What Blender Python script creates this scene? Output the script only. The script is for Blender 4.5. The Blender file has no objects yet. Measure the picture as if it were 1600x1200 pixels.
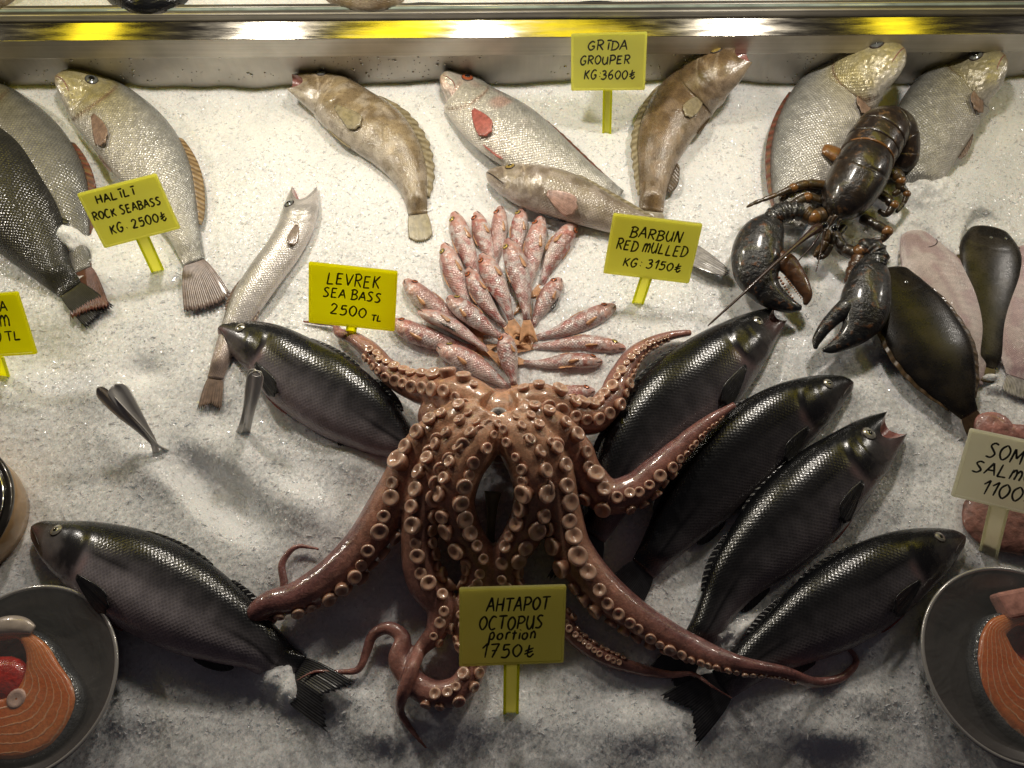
import bpy, bmesh, math, random
import numpy as np
from mathutils import Vector, Matrix

random.seed(7)
RNG = np.random.RandomState(11)
scene = bpy.context.scene
COL = scene.collection

# ------------------------------------------------------------------ camera
F = 1209.0
TH = math.radians(24.5)
DIST = 0.907
AX_R = np.array([1.0, 0, 0])
AX_U = np.array([0, math.cos(TH), math.sin(TH)])
AX_B = np.array([0, -math.sin(TH), math.cos(TH)])
CAMP = AX_B * DIST
cam_d = bpy.data.cameras.new('camera')
cam_d.sensor_fit = 'HORIZONTAL'
cam_d.angle_x = 2 * math.atan(800 / F)
cam_d.clip_start = 0.01
cam_d.clip_end = 50
cam = bpy.data.objects.new('camera', cam_d)
cam.location = CAMP
cam.rotation_euler = (TH, 0, 0)
COL.objects.link(cam)
scene.camera = cam

# ------------------------------------------------------------------ world, lamps, exposure
wd = bpy.data.worlds.new("World")
scene.world = wd
wd.use_nodes = True
bg = wd.node_tree.nodes['Background']
bg.inputs[0].default_value = (0.98, 0.86, 1.0, 1)
bg.inputs[1].default_value = 0.021

def lamp(name, loc, target, power, color, shape='DISK', sx=.12, sy=.12, spread=180):
    d = bpy.data.lights.new(name, 'AREA')
    d.shape = shape
    d.size = sx
    if shape in ('RECTANGLE', 'ELLIPSE'):
        d.size_y = sy
    d.energy = power
    d.color = color
    d.spread = math.radians(spread)
    o = bpy.data.objects.new(name, d)
    o.location = loc
    v = Vector(target) - Vector(loc)
    o.rotation_euler = v.to_track_quat('-Z', 'Y').to_euler()
    COL.objects.link(o)
    return o

LZ = 0.44
for lx, pw in ((-1.03, 2.1), (-0.402, 1.9), (-0.05, 1.85), (0.375, 1.85), (1.03, 1.3)):  # outermost pair is added, beyond the reflected lamps, to brighten both ends
    lamp('overhead_and_fill_lamp', (lx, 0.415, LZ), (lx * .9, 0.02, 0), pw * 0.81, (1.0, 0.925, 0.83), 'DISK', .05)
for lx, w, pw in ((-.72, .60, .42), (-0.226, .46, .28), (0.162, .46, .17), (.68, .60, .30)):
    lamp('yellow_lamp', (lx, 0.415, LZ + .01), (lx * .9, 0.36, 0), pw, (1.0, 0.80, 0.02), 'RECTANGLE', w, .05)

vs = scene.view_settings
vs.view_transform = 'Standard'
vs.look = 'None'
vs.exposure = 0.0
vs.gamma = 1
vs.use_curve_mapping = False
scene.render.engine = 'CYCLES'
cy = scene.cycles
cy.use_denoising = True
cy.max_bounces = 6
cy.transparent_max_bounces = 6
cy.caustics_reflective = False
cy.caustics_refractive = False
cy.sample_clamp_indirect = 3.0

# ------------------------------------------------------------------ maths helpers
def P(px, py, h=0.0):
    """point at height h above the ice level seen at this place in the photograph"""
    d = ((px - 800) / F) * AX_R - ((py - 600) / F) * AX_U - AX_B
    t = (h - CAMP[2]) / d[2]
    return CAMP + t * d

def mpp(px, py, h=0.0):
    d = ((px - 800) / F) * AX_R - ((py - 600) / F) * AX_U - AX_B
    return (h - CAMP[2]) / d[2] / F

def unit(v):
    v = np.asarray(v, float)
    return v / (np.linalg.norm(v, axis=-1, keepdims=True) + 1e-12)

def sstep(a, b, x):
    t = np.clip((np.asarray(x, float) - a) / (b - a), 0, 1)
    return t * t * (3 - 2 * t)

def ci(x, xs, ys):
    """smooth 1-D interpolation through knots (limited Hermite), ys may be vectors"""
    xs = np.asarray(xs, float)
    ys = np.asarray(ys, float)
    if ys.ndim == 1:
        ys = ys[:, None]
        flat = True
    else:
        flat = False
    n = len(xs)
    h = np.diff(xs)[:, None]
    dl = np.diff(ys, axis=0) / h
    m = np.zeros_like(ys)
    m[0], m[-1] = dl[0], dl[-1]
    for i in range(1, n - 1):
        m[i] = (dl[i - 1] * h[i] + dl[i] * h[i - 1]) / (h[i] + h[i - 1])
    x = np.asarray(x, float)
    k = np.clip(np.searchsorted(xs, x, 'right') - 1, 0, n - 2)
    t = ((x - xs[k]) / (xs[k + 1] - xs[k]))[:, None]
    hh = (xs[k + 1] - xs[k])[:, None]
    r = ((1 + 2 * t) * (1 - t) ** 2) * ys[k] + t * (1 - t) ** 2 * hh * m[k] + \
        t * t * (3 - 2 * t) * ys[k + 1] + t * t * (t - 1) * hh * m[k + 1]
    return r[:, 0] if flat else r

def spline(pts, n, power=1.0):
    """resample knots (any columns; first three are xyz) to n samples by arc length"""
    pts = np.asarray(pts, float)
    s = np.concatenate([[0], np.cumsum(np.linalg.norm(np.diff(pts[:, :3], axis=0), axis=1))])
    s = s / s[-1]
    t = np.linspace(0, 1, n) ** power
    return ci(t, s, pts), t

def ramp(t, stops):
    xs = [s[0] for s in stops]
    return np.stack([np.interp(t, xs, [s[1][k] for s in stops]) for k in range(3)], -1)

_lat = {}
def vnoise(x, y, seed=0):
    """2-D value noise in 0..1"""
    if seed not in _lat:
        _lat[seed] = np.random.RandomState(seed + 100).rand(256, 256)
    L = _lat[seed]
    xi = np.floor(x).astype(int)
    yi = np.floor(y).astype(int)
    fx, fy = x - xi, y - yi
    fx = fx * fx * fx * (fx * (fx * 6 - 15) + 10)
    fy = fy * fy * fy * (fy * (fy * 6 - 15) + 10)
    a = L[xi % 256, yi % 256]; b = L[(xi + 1) % 256, yi % 256]
    c = L[xi % 256, (yi + 1) % 256]; d = L[(xi + 1) % 256, (yi + 1) % 256]
    return (a * (1 - fx) + b * fx) * (1 - fy) + (c * (1 - fx) + d * fx) * fy

# ------------------------------------------------------------------ object helpers
def thing(name, label, cat, loc, group=None):
    o = bpy.data.objects.new(name, None)
    o.empty_display_size = .02
    o.location = loc
    o['label'] = label
    o['category'] = cat
    if group:
        o['group'] = group
    COL.objects.link(o)
    return o

def origin_of(parent):
    v = np.zeros(3)
    while parent is not None:
        v = v + np.array(parent.location)
        parent = parent.parent
    return v

def mesh(name, V, Fc, mat, parent=None, smooth=True, pig=None, co=None, mats=None, midx=None, solid=0, subsurf=0):
    V = np.asarray(V, float).reshape(-1, 3)
    if parent is not None:
        V = V - origin_of(parent)
    me = bpy.data.meshes.new(name)
    me.from_pydata(V.tolist(), [], [tuple(int(i) for i in f) for f in Fc])
    if pig is not None:
        a = me.attributes.new('pig', 'FLOAT_COLOR', 'POINT')
        c = np.ones((len(V), 4))
        c[:, :3] = np.asarray(pig).reshape(-1, 3)
        a.data.foreach_set('color', c.ravel())
    if co is not None:
        a = me.attributes.new('co', 'FLOAT_VECTOR', 'POINT')
        a.data.foreach_set('vector', np.asarray(co, float).reshape(-1, 3).ravel())
    for m in (mats or [mat]):
        me.materials.append(m)
    if midx is not None:
        me.polygons.foreach_set('material_index', np.asarray(midx, dtype=np.int32))
    if smooth:
        me.polygons.foreach_set('use_smooth', np.ones(len(me.polygons), dtype=bool))
    me.update()
    o = bpy.data.objects.new(name, me)
    COL.objects.link(o)
    if parent is not None:
        o.parent = parent
    if solid:
        md = o.modifiers.new('thickness', 'SOLIDIFY')
        md.thickness = solid
        md.offset = 0
    if subsurf:
        md = o.modifiers.new('smooth', 'SUBSURF')
        md.levels = md.render_levels = subsurf
    return o

def tag(o, label, cat, group=None):
    o['label'] = label
    o['category'] = cat
    if group:
        o['group'] = group
    return o

def gridF(n, m, closed=True, base=0, flip=False):
    f = []
    mm = m if closed else m - 1
    for i in range(n - 1):
        for j in range(mm):
            a = base + i * m + j
            b = base + i * m + (j + 1) % m
            c = base + (i + 1) * m + (j + 1) % m
            d = base + (i + 1) * m + j
            f.append((a, d, c, b) if flip else (a, b, c, d))
    return f

class MB:
    """collects pieces into one mesh"""
    def __init__(s):
        s.V, s.F, s.C, s.M, s.n = [], [], [], [], 0
    def add(s, V, Fc, col=None, mi=0):
        V = np.asarray(V, float).reshape(-1, 3)
        s.V.append(V)
        s.F += [tuple(i + s.n for i in f) for f in Fc]
        s.M += [mi] * len(Fc)
        if col is None:
            col = (.5, .5, .5)
        c = np.asarray(col, float)
        if c.ndim == 1:
            c = np.tile(c, (len(V), 1))
        s.C.append(c)
        s.n += len(V)
    def box(s, o, ex, ey, ez, col=None, mi=0):
        """box centred at o with half-extent vectors"""
        o, ex, ey, ez = map(np.asarray, (o, ex, ey, ez))
        V = [o + a * ex + b * ey + c * ez for c in (-1, 1) for b in (-1, 1) for a in (-1, 1)]
        s.add(V, [(0, 2, 3, 1), (4, 5, 7, 6), (0, 1, 5, 4), (2, 6, 7, 3), (0, 4, 6, 2), (1, 3, 7, 5)], col, mi)
    def tube(s, pts, rad, ring=10, col=None, mi=0, flat=1.0, up=(0, 0, 1), caps=True):
        pts = np.asarray(pts, float)
        n = len(pts)
        rad = np.broadcast_to(np.asarray(rad, float), (n,))
        T = unit(np.gradient(pts, axis=0))
        A = np.zeros_like(T)
        a = np.cross(up, T[0])
        if np.linalg.norm(a) < 1e-6:
            a = np.cross((1, 0, 0), T[0])
        a = unit(a)
        for i in range(n):
            a = unit(a - T[i] * np.dot(a, T[i]))
            A[i] = a
        B = np.cross(T, A)
        th = np.linspace(0, 2 * np.pi, ring, endpoint=False)
        V = pts[:, None] + rad[:, None, None] * (np.cos(th)[None, :, None] * A[:, None] + flat * np.sin(th)[None, :, None] * B[:, None])
        Fc = gridF(n, ring)
        if caps:
            Fc = Fc + [tuple(range(ring))[::-1], tuple((n - 1) * ring + k for k in range(ring))]
        c = col
        if c is not None and np.ndim(c) == 2:
            c = np.repeat(np.asarray(c), ring, axis=0)
        s.add(V, Fc, c, mi)
    def lathe(s, c, axis, prof, seg=20, col=None, mi=0):
        """prof: list of (radius, height)"""
        axis = unit(axis)
        a = np.cross(axis, (0.31, 0.9, 0.2))
        a = unit(a)
        b = np.cross(axis, a)
        th = np.linspace(0, 2 * np.pi, seg, endpoint=False)
        ringd = np.cos(th)[:, None] * a + np.sin(th)[:, None] * b
        V = np.concatenate([np.asarray(c) + axis * h + r * ringd for r, h in prof])
        cc = col
        if cc is not None and np.ndim(cc) == 2:
            cc = np.repeat(np.asarray(cc), seg, axis=0)
        s.add(V, gridF(len(prof), seg), cc, mi)
    def ball(s, c, r, n=8, m=12, col=None, mi=0, sc=(1, 1, 1)):
        V = []
        for i in range(n + 1):
            a = math.pi * i / n
            for j in range(m):
                b = 2 * math.pi * j / m
                V.append((math.sin(a) * math.cos(b) * sc[0] * r, math.sin(a) * math.sin(b) * sc[1] * r, math.cos(a) * sc[2] * r))
        s.add(np.array(V) + np.asarray(c), gridF(n + 1, m, flip=True), col, mi)
    def build(s, name, mat, parent=None, smooth=True, mats=None, **k):
        return mesh(name, np.concatenate(s.V), s.F, mat, parent, smooth, pig=np.concatenate(s.C), mats=mats, midx=s.M if mats else None, **k)

# ------------------------------------------------------------------ materials
class NT:
    def __init__(s, name):
        s.m = bpy.data.materials.new(name)
        s.m.use_nodes = True
        s.t = s.m.node_tree
        s.b = s.t.nodes['Principled BSDF']
        s.out = s.t.nodes['Material Output']
    def n(s, kind, **k):
        nd = s.t.nodes.new(kind)
        for a, v in k.items():
            setattr(nd, a, v)
        return nd
    def l(s, a, b):
        s.t.links.new(a, b)
    def attr(s, name):
        return s.n('ShaderNodeAttribute', attribute_name=name)
    def obj(s):
        return s.n('ShaderNodeTexCoord').outputs['Object']
    def noise(s, vec, scale, detail=3, rough=.55, dist=0):
        nd = s.n('ShaderNodeTexNoise')
        nd.inputs['Scale'].default_value = scale
        nd.inputs['Detail'].default_value = detail
        nd.inputs['Roughness'].default_value = rough
        nd.inputs['Distortion'].default_value = dist
        if vec is not None:
            s.l(vec, nd.inputs['Vector'])
        return nd
    def voro(s, vec, scale, rand=1, feature='F1', dim='3D'):
        nd = s.n('ShaderNodeTexVoronoi', feature=feature, voronoi_dimensions=dim)
        nd.inputs['Scale'].default_value = scale
        nd.inputs['Randomness'].default_value = rand
        if vec is not None:
            s.l(vec, nd.inputs['Vector'])
        return nd
    def rng(s, v, a, b, c, d):
        nd = s.n('ShaderNodeMapRange')
        s.l(v, nd.inputs[0])
        for i, x in enumerate((a, b, c, d)):
            nd.inputs[i + 1].default_value = x
        return nd.outputs[0]
    def math(s, op, a, b=None, c=None):
        nd = s.n('ShaderNodeMath', operation=op)
        for i, x in enumerate((a, b, c)):
            if x is None:
                continue
            if isinstance(x, (int, float)):
                nd.inputs[i].default_value = x
            else:
                s.l(x, nd.inputs[i])
        return nd.outputs[0]
    def mix(s, fac, a, b, kind='MIX'):
        nd = s.n('ShaderNodeMix', data_type='RGBA', blend_type=kind)
        for i, x in ((0, fac), (6, a), (7, b)):
            if isinstance(x, (int, float)):
                nd.inputs[i].default_value = x
            elif isinstance(x, tuple):
                nd.inputs[i].default_value = (*x, 1)
            else:
                s.l(x, nd.inputs[i])
        return nd.outputs[2]
    def translucent(s, col, fac):
        tr = s.n('ShaderNodeBsdfTranslucent')
        if isinstance(col, tuple):
            tr.inputs[0].default_value = (*col, 1)
        else:
            s.l(col, tr.inputs[0])
        mx = s.n('ShaderNodeMixShader')
        mx.inputs[0].default_value = fac
        s.l(s.b.outputs[0], mx.inputs[1])
        s.l(tr.outputs[0], mx.inputs[2])
        s.l(mx.outputs[0], s.out.inputs[0])
    def bump(s, h, strength, dist, normal=None):
        nd = s.n('ShaderNodeBump')
        nd.inputs['Strength'].default_value = strength
        nd.inputs['Distance'].default_value = dist
        s.l(h, nd.inputs['Height'])
        if normal is not None:
            s.l(normal, nd.inputs['Normal'])
        return nd.outputs[0]
    def set(s, **k):
        for a, v in k.items():
            a = {'rough': 'Roughness', 'metal': 'Metallic', 'spec': 'Specular IOR Level', 'coat': 'Coat Weight', 'coatr': 'Coat Roughness',
                 'sss': 'Subsurface Weight', 'sscale': 'Subsurface Scale', 'trans': 'Transmission Weight', 'ior': 'IOR', 'alpha': 'Alpha', 'color': 'Base Color'}[a]
            i = s.b.inputs[a]
            if isinstance(v, tuple):
                i.default_value = (*v, 1)
            elif isinstance(v, (int, float)):
                i.default_value = v
            else:
                s.l(v, i)
        return s

def simple(name, color, rough=.5, metal=0, noise=.15, scale=80, bump=0, **k):
    t = NT(name)
    o = t.obj()
    nz = t.noise(o, scale)
    f = t.rng(nz.outputs[0], .3, .7, 1 - noise, 1 + noise)
    c = t.mix(1, color, f, 'MULTIPLY')
    t.set(color=c, rough=rough, metal=metal, **k)
    if bump:
        t.l(t.bump(nz.outputs[0], bump, .002), t.b.inputs['Normal'])
    return t.m

def skin(name, size, bump=.5, rough=.35, metal=0.0, coat=.5, edge=(.75, 1.3), mott=None, var=.18, spark=0., grain=.5, spec=.5, micro=.25):
    """wet scaled fish skin: pigment attribute, scale rows from the 'co' attribute"""
    t = NT(name)
    pig = t.attr('pig').outputs['Color']
    co = t.attr('co').outputs['Vector']
    o = t.obj()
    mp = t.n('ShaderNodeMapping')
    t.l(co, mp.inputs[0])
    mp.inputs['Rotation'].default_value = (0, 0, math.radians(45))
    mp.inputs['Scale'].default_value = (1 / size, 1 / size, 1)
    v = t.voro(mp.outputs[0], 1.0, .30, 'F1', '2D')
    mask = co  # z of co holds how scaly this spot is (0 on the head)
    sx = t.n('ShaderNodeSeparateXYZ')
    t.l(co, sx.inputs[0])
    f = t.rng(v.outputs['Distance'], 0.1, .62, *edge)
    f = t.math('ADD', t.math('MULTIPLY', t.math('SUBTRACT', f, 1.0), sx.outputs[2]), 1.0)
    c = t.mix(1, pig, f, 'MULTIPLY')
    nz = t.noise(o, 70, 4)
    c = t.mix(1, c, t.rng(nz.outputs[0], .3, .7, 1 - var, 1 + var), 'MULTIPLY')
    fn = t.noise(o, 900, 2)
    c = t.mix(1, c, t.rng(fn.outputs[0], .3, .7, 1 - grain * .5, 1 + grain * .5), 'MULTIPLY')
    if mott:
        col, sc, lo, hi, am = mott
        n2 = t.noise(o, sc, 5, .65, 1.5)
        k = t.math('MULTIPLY', t.rng(n2.outputs[0], lo, hi, 0, 1), am)
        c = t.mix(k, c, col)
    # random glints: a scattering of scales that mirror the lamps
    rr = t.rng(v.outputs['Color'], 0, 1, rough * (1.15), rough * .8)
    t.set(color=c, rough=rr, metal=metal, coat=coat, coatr=.10, spec=spec)
    h = t.math('MULTIPLY', v.outputs['Distance'], sx.outputs[2])
    n0 = None
    if spark:
        g = t.n('ShaderNodeNewGeometry')
        vm = t.n('ShaderNodeVectorMath', operation='SUBTRACT')
        t.l(v.outputs['Color'], vm.inputs[0])
        vm.inputs[1].default_value = (.5, .5, .5)
        sc2 = t.n('ShaderNodeVectorMath', operation='SCALE')
        t.l(vm.outputs[0], sc2.inputs[0])
        sc2.inputs['Scale'].default_value = spark
        ad = t.n('ShaderNodeVectorMath', operation='ADD')
        t.l(g.outputs['Normal'], ad.inputs[0])
        t.l(sc2.outputs[0], ad.inputs[1])
        nm = t.n('ShaderNodeVectorMath', operation='NORMALIZE')
        t.l(ad.outputs[0], nm.inputs[0])
        n0 = nm.outputs[0]
    n1 = t.bump(h, bump, size * .35, n0)
    n2 = t.bump(fn.outputs[0], micro, .0012, n1)
    t.l(n2, t.b.inputs['Normal'])
    t.l(n2, t.b.inputs['Coat Normal'])
    return t.m

def fin_mat(name, ca, cb, rough=.35, alpha=1.0, streak=26):
    """fin membrane; co.x runs across the rays, co.y from root to tip"""
    t = NT(name)
    co = t.attr('co').outputs['Vector']
    sx = t.n('ShaderNodeSeparateXYZ')
    t.l(co, sx.inputs[0])
    w = t.math('SINE', t.math('MULTIPLY', sx.outputs[0], float(streak)))
    f = t.rng(w, -1, 1, 0, 1)
    nz = t.noise(t.obj(), 160, 3)
    c = t.mix(f, ca, cb)
    c = t.mix(1, c, t.rng(nz.outputs[0], .3, .7, .65, 1.35), 'MULTIPLY')
    t.set(color=c, rough=rough, coat=.3, coatr=.12)
    if alpha < 1:
        t.set(alpha=t.rng(f, 0, 1, 1.0, alpha))
    t.l(t.bump(w, .18, .0012), t.b.inputs['Normal'])
    return t.m
# ------------------------------------------------------------------ fish builder
EYE_RING = simple('eye_silver', (.42, .40, .34), .18, .5, coat=1.0)
EYE_GOLD = simple('eye_gold', (.50, .36, .10), .18, .4, coat=1.0)
EYE_RED = simple('eye_red', (.40, .10, .04), .2, .2, coat=1.0)
EYE_GREY = simple('eye_clouded', (.16, .17, .17), .2, .3, coat=1.0)
PUPIL = simple('pupil_black', (.006, .007, .010), .05, 0, coat=1.0)
MOUTH_PINK = simple('mouth_flesh', (.30, .125, .11), .25, 0, .3, 200, .3, coat=.8)
MOUTH_DARK = simple('mouth_dark', (.03, .018, .016), .4)

FOOT = []      # footprints for the ice: (points, half widths, heights)

class Fish:
    def __init__(s, name, label, cat, group, sp, side, mat, pal, thick=.52, lift=None, dz=None, roll=0, N=110, M=44,
                 gill=.25, gdepth=.045, gape=0., scaly0=.24, sink=.68, hk=None, opercle=True, keel=1.15, foot=True, headthick=1.0):
        sp = np.asarray(sp, float)
        mid = len(sp) // 2
        W = sp[:, 2].max()
        mm = mpp(sp[mid, 0], sp[mid, 1], .02)
        a0 = W * mm
        b0 = a0 * thick
        lift = b0 * sink if lift is None else lift
        hs = np.full(len(sp), lift) + (0 if dz is None else np.interp(np.linspace(0, 1, len(sp)), np.linspace(0, 1, len(dz)), dz))
        # where the body narrows it also sits lower
        hw = sp[:, 2] / W
        hs = hs * (.45 + .55 * np.clip(hw, .25, 1)) if dz is None else hs
        for q, v_ in (hk or {}).items():
            hs[q] = v_
        # heads that reach the steel lean up against it
        for q, (x, y, w_) in enumerate(sp[:, :3]):
            if foot and (P(x, y, hs[q]) - wmid) @ wn < .014 + w_ * mm * thick * .55:
                hs[q] = max(hs[q], wall_z(x, y, .014 + w_ * mm * thick * .55))
        K = np.array([[*P(x, y, h), w] for (x, y, w), h in zip(sp[:, :3], hs)])
        R, u = spline(K, N, 1.25)
        C = R[:, :3]
        w = np.clip(R[:, 3], 1, None)
        T = unit(np.gradient(C, axis=0))
        for _ in range(2):
            T[1:-1] = unit(T[:-2] + 2 * T[1:-1] + T[2:])
        Z = np.array([0, 0, 1.0])
        A = unit(np.cross(Z, T)) * side
        B = unit(Z - (T @ Z)[:, None] * T)
        r = math.radians(roll)
        A, B = A * math.cos(r) + B * math.sin(r), B * math.cos(r) - A * math.sin(r)
        v = unit(C - CAMP)
        n = unit(np.cross(v, T))
        k = np.sqrt((n * A).sum(1) ** 2 + (thick * (n * B).sum(1)) ** 2)
        k = np.clip(np.convolve(np.pad(k, 12, 'edge'), np.ones(25) / 25, 'valid'), .55, 1.1)
        mpl = np.array([mpp(800, 600 - (np.dot(c - CAMP, AX_U) / -np.dot(c - CAMP, AX_B)) * F, c[2]) for c in C])
        a = w * mpl / k
        cap = np.sqrt(np.clip(1 - (1 - np.clip(u / .035, 0, 1)) ** 2, 0, 1)) if gape == 0 else np.ones(N)
        a = a * np.clip(cap, .12, 1)
        hd = 1 + (headthick - 1) * (1 - sstep(.1, .4, u))
        b = a * thick * hd * (1 + .35 * sstep(.82, .94, u) * (thick > .3)) * (1 - .86 * sstep(.93, 1, u))
        s.u, s.C, s.T, s.A, s.B, s.a, s.b, s.N, s.M, s.side = u, C, T, A, B, a, b, N, M, side
        ph = np.linspace(0, 2 * np.pi, M, endpoint=False)
        s.ph = ph
        cp, spn = np.cos(ph), np.sin(ph)
        bz = np.sign(spn) * np.abs(spn) ** keel
        U = np.repeat(u[:, None], M, 1)
        PH = np.repeat(ph[None], N, 0)
        # gill cover step and cheek groove on both flanks
        fl = np.where(PH > np.pi, 2 * np.pi - PH, PH)
        fd = np.degrees(fl)
        ug = gill - gill * .30 * ((fd - 98) / 62) ** 2
        win = sstep(22, 45, fd) * (1 - sstep(158, 175, fd))
        step = (1 - sstep(-.005, .006, U - ug)) * sstep(.03, .12, U) * win
        infl = 1 + gdepth * step * (opercle)
        g2 = np.exp(-((U - ug * .70) / (gill * .022)) ** 2) * win * gdepth * .55 * opercle
        g3 = np.exp(-((U - ug - .012) / (gill * .03)) ** 2) * win * gdepth * .5 * opercle
        # upper jaw line
        jaw = np.exp(-((fd - 118 - 120 * U) / 5.0) ** 2) * (U < gill * .42) * gdepth * 1.2 * opercle
        infl = infl - g2 - g3 - jaw
        # lateral line
        ll = np.exp(-((fd - 74 - 14 * np.clip(U * 1.2, 0, 1)) / 2.2) ** 2) * sstep(gill, gill + .05, U) * .012 * opercle
        infl = infl - ll
        Vx = C[:, None] + infl[..., None] * (a[:, None, None] * cp[None, :, None] * A[:, None] + b[:, None, None] * bz[None, :, None] * B[:, None])
        if gape:
            L = np.linalg.norm(np.diff(C, axis=0), axis=1).sum()
            sh = gape * L * np.where(spn > 0, spn ** 1.5 if False else np.abs(spn) ** 1.5, .22 * np.abs(spn) ** 2) * np.clip(1 - u / (gape * 2.4), 0, 1)[:, None]
            Vx = Vx + sh[..., None] * T[:, None]
            # jaws spread
            op = np.clip(1 - u / (gape * 1.6), 0, 1)
        s.V = Vx
        s.L = np.linalg.norm(np.diff(C, axis=0), axis=1).sum()
        arc = np.concatenate([[0], np.cumsum(np.linalg.norm(np.diff(C, axis=0), axis=1))])
        girth = (PH - np.pi / 2) * a.max() * .75 * np.clip((a / a.max()) ** .35, .5, 1)[:, None]
        scal = sstep(scaly0 - .02, scaly0 + .03, U)
        co = np.stack([np.repeat(arc[:, None], M, 1), girth, scal], -1)
        col = pal(U, fd, ug, PH)
        base = C[N // 2].copy()
        base[2] = 0
        s.root = thing(name, label, cat, base, group)
        Fc = gridF(N, M, flip=(side < 0))
        V = Vx.reshape(-1, 3)
        co = co.reshape(-1, 3)
        col = np.clip(col, 0, 1).reshape(-1, 3)
        if not gape:
            V = np.concatenate([V, [C[0] - T[0] * a[0] * .3]])
            col = np.concatenate([col, col[:1]])
            co = np.concatenate([co, [[0, 0, 0]]])
            q = N * M
            Fc += [(q, (j + 1) % M, j) if side > 0 else (q, j, (j + 1) % M) for j in range(M)]
        e = [(N - 1) * M + j for j in range(M)]
        Fc.append(tuple(e) if side > 0 else tuple(e[::-1]))
        s.body = mesh('body', V, Fc, mat, s.root, pig=col, co=co)
        if gape:
            # inside of the open mouth
            rings, K2 = [], 7
            for q in range(K2):
                f = q / (K2 - 1)
                cc = Vx[0].mean(0) + T[0] * (gape * .6 + .035) * s.L * f
                rings.append(cc + (Vx[0] - Vx[0].mean(0)) * (1 - f * .75) * .985 + T[0] * 0)
            # lip bead
            s.mouth = mesh('mouth', np.concatenate(rings), gridF(K2, M, flip=(side > 0)), MOUTH_PINK, s.root)
        if foot:
            FOOT.append((C.copy(), a.copy(), C[:, 2] - b * .35))

    def at(s, u, phd, off=0.0):
        """point and normal on the flank; phd in degrees, 0 back edge, 90 upper flank, 180 belly edge"""
        uu = np.atleast_1d(np.asarray(u, float))
        pp = np.atleast_1d(np.asarray(phd, float))
        uu, pp = np.broadcast_arrays(uu, pp)
        fi = np.interp(uu, s.u, np.arange(s.N))
        fj = (np.radians(pp) / (2 * np.pi) * s.M) % s.M
        def samp(fi, fj):
            fi = np.clip(fi, 0, s.N - 1.001)
            i = fi.astype(int); x = (fi - i)[..., None]
            j = np.floor(fj).astype(int); y = (fj - j)[..., None]
            j0 = j % s.M; j1 = (j + 1) % s.M
            return (s.V[i, j0] * (1 - x) + s.V[i + 1, j0] * x) * (1 - y) + (s.V[i, j1] * (1 - x) + s.V[i + 1, j1] * x) * y
        p = samp(fi, fj)
        du = samp(np.clip(fi + 1.5, 0, s.N - 1.001), fj) - samp(np.clip(fi - 1.5, 0, None), fj)
        dp = samp(fi, fj + 1) - samp(fi, fj - 1)
        n = unit(np.cross(dp, du)) * (-s.side)
        c = s.C[np.clip(fi.astype(int), 0, s.N - 1)]
        sg = np.sign(((p - c) * n).sum(-1, keepdims=True))
        n = n * np.where(sg == 0, 1, sg)
        return p + n * np.asarray(off)[..., None], n

    def eye(s, u, phd, r, mat=EYE_RING, pr=.52, socket=None):
        p, n = s.at(u, phd)
        p, n = p[0], n[0]
        m = MB()
        prof = [(r * 1.28, -r * .25), (r * 1.22, r * .06), (r * 1.1, r * .14), (r * 1.0, r * .16), (r * .85, r * .28), (r * .6, r * .36), (r * .3, r * .4), (r * .02, r * .41)]
        m.lathe(p, n, prof, 20)
        e = m.build('eye', mat, s.root, mats=[mat, socket or MOUTH_DARK])
        k = 20
        mi = [1] * (2 * k) + [0] * (5 * k)
        e.data.polygons.foreach_set('material_index', np.array(mi, dtype=np.int32))
        q = MB()
        q.lathe(p + n * r * .30, n, [(r * pr * 1.0, -.02 * r), (r * pr * .9, r * .10), (r * pr * .55, r * .18), (r * .01, r * .20)], 16)
        q.build('pupil', PUPIL, e)
        return e

    def pectoral(s, u0, p0, lu, dp, wid, mat, lift=.0016, name='pectoral_fin', n=13, m=17, shape=.75, ragged=.025):
        S, Tt = np.meshgrid(np.linspace(0, 1, n), np.linspace(-1, 1, m), indexing='ij')
        rg = 1 - .22 * Tt ** 2 + ragged * np.sin(Tt * 41)
        ww = wid * (.22 + .78 * np.sin(np.clip(S * shape, 0, 1) * np.pi * .5 * 1.25))
        u = u0 + lu * S * rg
        p = p0 + dp * S + Tt * ww
        off = .0008 + lift * S ** 1.2 + .0004 * np.cos(Tt * 22)
        pts, nn = s.at(u.ravel(), p.ravel(), off.ravel())
        co = np.stack([Tt * 2.2, S, S * 0], -1).reshape(-1, 3)
        return mesh(name, pts, gridF(n, m, False), mat, s.root, co=co, solid=.0006)

    def edge_fin(s, u0, u1, phd, h, mat, name='dorsal_fin', lean=.5, n=40, spiny=.0, prof=None, out=None, flatten=0.0, k=6):
        """fin standing along the back (phd 0) or belly (phd 180) edge; h in metres"""
        uu = np.linspace(u0, u1, n)
        p, nn = s.at(uu, np.full(n, float(phd)))
        fi = np.clip(np.interp(uu, s.u, np.arange(s.N)).astype(int), 0, s.N - 1)
        T = s.T[fi]
        d = unit(nn + T * lean)
        if flatten:
            d = unit(d * (1 - flatten) - np.array([0, 0, 1.0]) * flatten)
        t = (uu - u0) / (u1 - u0)
        hp = np.sin(np.clip(t * .93 + .05, 0, 1) * np.pi) ** .55 if prof is None else np.interp(t, *zip(*prof))
        if spiny:
            hp = hp * (1 - spiny * (1 - np.abs(np.sin(t * np.pi * 10.5))))
        S = np.linspace(-.12, 1, k)
        V = p[:, None] + d[:, None] * (hp * h)[:, None, None] * S[None, :, None]
        V = V + (s.B[fi] * .0005)[:, None] * np.cos(t * 60)[:, None, None]
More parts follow.
